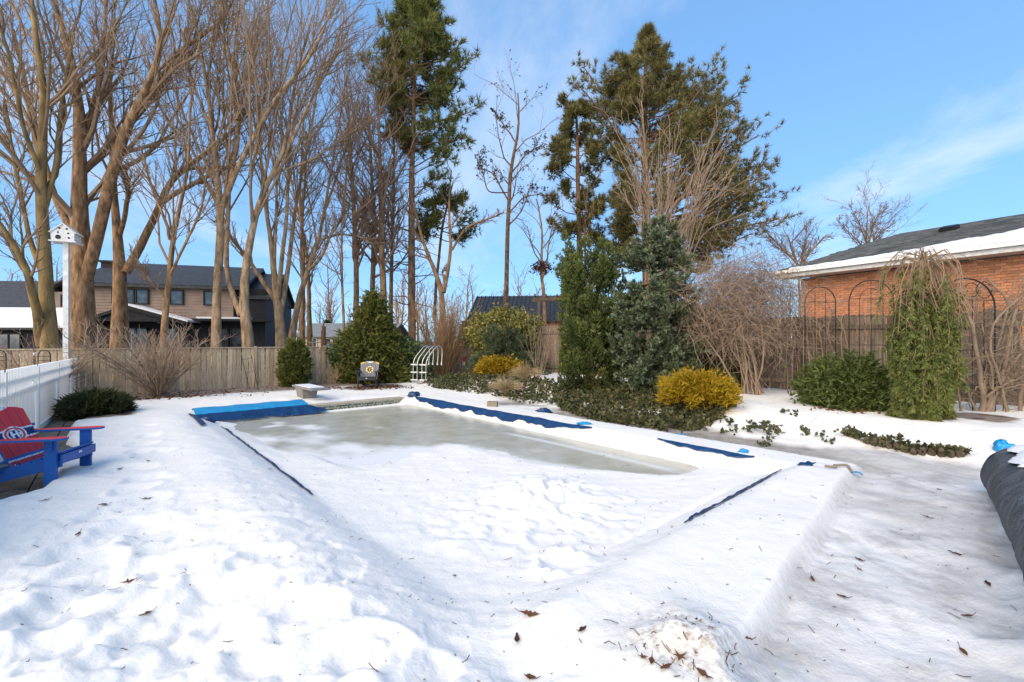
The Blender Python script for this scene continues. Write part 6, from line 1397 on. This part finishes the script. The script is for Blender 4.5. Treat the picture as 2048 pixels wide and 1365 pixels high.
# ------------------------------------------------------------------ fallen leaves on the snow, each its own thing
def leaf_geo(seed, star=False):
    r_ = np.random.default_rng(seed); n = 11
    if star: a = np.linspace(0, 2 * math.pi, 16)[:-1]; rr = np.where(np.arange(15) % 3 == 0, 1.0, .38) * (.8 + .3 * r_.random(15)); rim = np.stack([np.cos(a) * rr, np.sin(a) * rr * .8], 1)
    else:
        t = np.linspace(0, 1, n); wv = .34 * np.sin(np.pi * t ** .85) * (1 + .2 * r_.normal(size=n)); rim = np.concatenate([np.stack([t * 2 - 1, wv], 1), np.stack([t[::-1][1:-1] * 2 - 1, -wv[::-1][1:-1]], 1)])
    m_ = len(rim); z = .22 * np.abs(rim[:, 1]) * (1.2 if not star else .6) + .12 * rim[:, 0] ** 2 + .06 * r_.normal(size=m_); V = np.concatenate([[[0, 0, .0]], np.column_stack([rim, z])]); return V, np.array([[0, 1 + i, 1 + (i + 1) % m_] for i in range(m_)])
LEAVES = [(88, 1002, .055, 'flat tan leaf below the blue chair', 0), (207, 1011, .07, 'curled brown leaf in a footprint right of the blue chair', 0), (240, 941, .06, 'small brown leaf lying near the blue chair\'s front leg', 0), (295, 991, .06, 'dark red leaf in the footprints left of the pool', 0),
          (297, 923, .05, 'brown leaf highest up the trail of footprints', 0), (155, 1070, .055, 'round brown leaf on smooth snow below the blue chair', 0), (255, 1166, .07, 'star shaped red brown maple leaf on the left snow', 1), (292, 1232, .05, 'dark sliver of leaf in the trampled snow bottom left', 0),
          (909, 1153, .035, 'small dark curled leaf alone on the pool snow', 1), (1090, 1164, .03, 'tiny red brown leaf left of the churned hole on the pool', 1), (1060, 1231, .085, 'largest dark brown leaf on the near pool snow', 0), (1165, 1261, .05, 'folded dark leaf between the big leaf and the dirty heap', 0),
          (1034, 1279, .06, 'rusty curled leaf leaning on a lump of snow', 0), (1359, 1295, .065, 'upright brown leaf on the dirty snow heap', 1), (1286, 1317, .05, 'ragged black brown leaf left on the dirty snow heap', 1), (1303, 1325, .04, 'small rusty leaf low on the dirty snow heap', 0), (1332, 1337, .05, 'pale brown leaf low on the dirty snow heap', 0),
          (1409, 1352, .06, 'brown leaf at the bottom edge below the dirty heap', 0), (1494, 1271, .04, 'small rusty leaf at the foot of the near bank', 0), (1060, 1357, .05, 'dark leaf at the bottom edge left of the dirty heap', 0), (1718, 1121, .05, 'brown leaf melted into the icy patio, upper of two', 0), (1720, 1141, .04, 'brown leaf melted into the icy patio, lower of two', 0),
          (1684, 1195, .05, 'rust brown leaf on the left of the icy patio', 0), (1625, 1160, .05, 'dark green leaf on the icy patio near the bank', 0), (1909, 1108, .06, 'thin rolled leaf in the middle right of the patio', 0), (1975, 1169, .06, 'dark brown leaf nearest the rolled cover', 0), (1933, 1234, .05, 'narrow dark leaf on the right of the patio', 0),
          (1927, 1306, .05, 'long brown leaf low on the right of the patio', 0), (1857, 1036, .06, 'greenish leaf in the middle of the patio', 0), (1879, 980, .06, 'bunch of faded leaves frozen far up the patio', 1)]
for i, (px, py, s, lab, star) in enumerate(LEAVES):
    c = G(px, py, .12 if px < 1480 else .02); c[2] = H(c[0], c[1])
    for _ in range(3): c = G(px, py, c[2]); c[2] = H(c[0], c[1])
    V, F_ = leaf_geo(900 + i, star); s *= .74; rz = np.random.default_rng(i).random() * 6.28; ca, sa = math.cos(rz), math.sin(rz); V = V * s; V = np.column_stack([V[:, 0] * ca - V[:, 1] * sa, V[:, 0] * sa + V[:, 1] * ca, V[:, 2] + .008]); g = Geo(); g.add(c + V, F_, np.random.default_rng(i).random()); g.tubes(np.array([c + [ca * s * -.9, sa * s * -.9, .012], c + [ca * s * -1.2, sa * s * -1.2, .02], c + [ca * s * -1.5, sa * s * -1.45, .03]]), np.full(3, .002), 3)
    tag(g.build('fallen_leaf', M['dead'], loc=tuple(c)), lab, 'leaf', 'fallen leaves on the snow')
# specks of twig and bark too small to pick apart
rng = np.random.default_rng(950); n = 420; a = np.radians(rng.uniform(-50, 52, n)); r_ = rng.uniform(2.0, 8.0, n); x, y = r_ * np.sin(a), r_ * np.cos(a); z = fields(x, y)[0]
uq, vq = UV(x, y); Q = np.stack([x, y, np.maximum(z, np.where((uq > 0) & (uq < POOL_L) & (vq > 0) & (vq < POOL_W), ICE, -1)) + .006], 1); g = Geo(); dd = unit(rng.normal(size=(n, 3)) * [1, 1, .25]); L_ = (rng.random(n) ** 3 * .07 + .008)[:, None]; T = np.stack([Q - dd * L_ * .5, Q + rng.normal(size=(n, 3)) * .004, Q + dd * L_ * .5], 1); g.tubes(T, np.full((n, 3), .0022), 3, rng.random(n))
c = G(1370, 1305, .15); n = 46; Q = c + rng.normal(size=(n, 3)) * [.22, .16, 0]; Q[:, 2] = fields(Q[:, 0], Q[:, 1])[0] + .01; dd = unit(rng.normal(size=(n, 3)) * [1, 1, .4]); L_ = (rng.random(n) ** 2 * .09 + .008)[:, None]; T = np.stack([Q - dd * L_ * .5, Q + rng.normal(size=(n, 3)) * .006, Q + dd * L_ * .5], 1); g.tubes(T, np.full((n, 3), .0025), 3, rng.random(n))
tag(g.build('twig_litter', M['dead'], loc=(0, 4, 0)), 'tiny twigs and specks scattered over the snow', 'litter', kind='stuff')
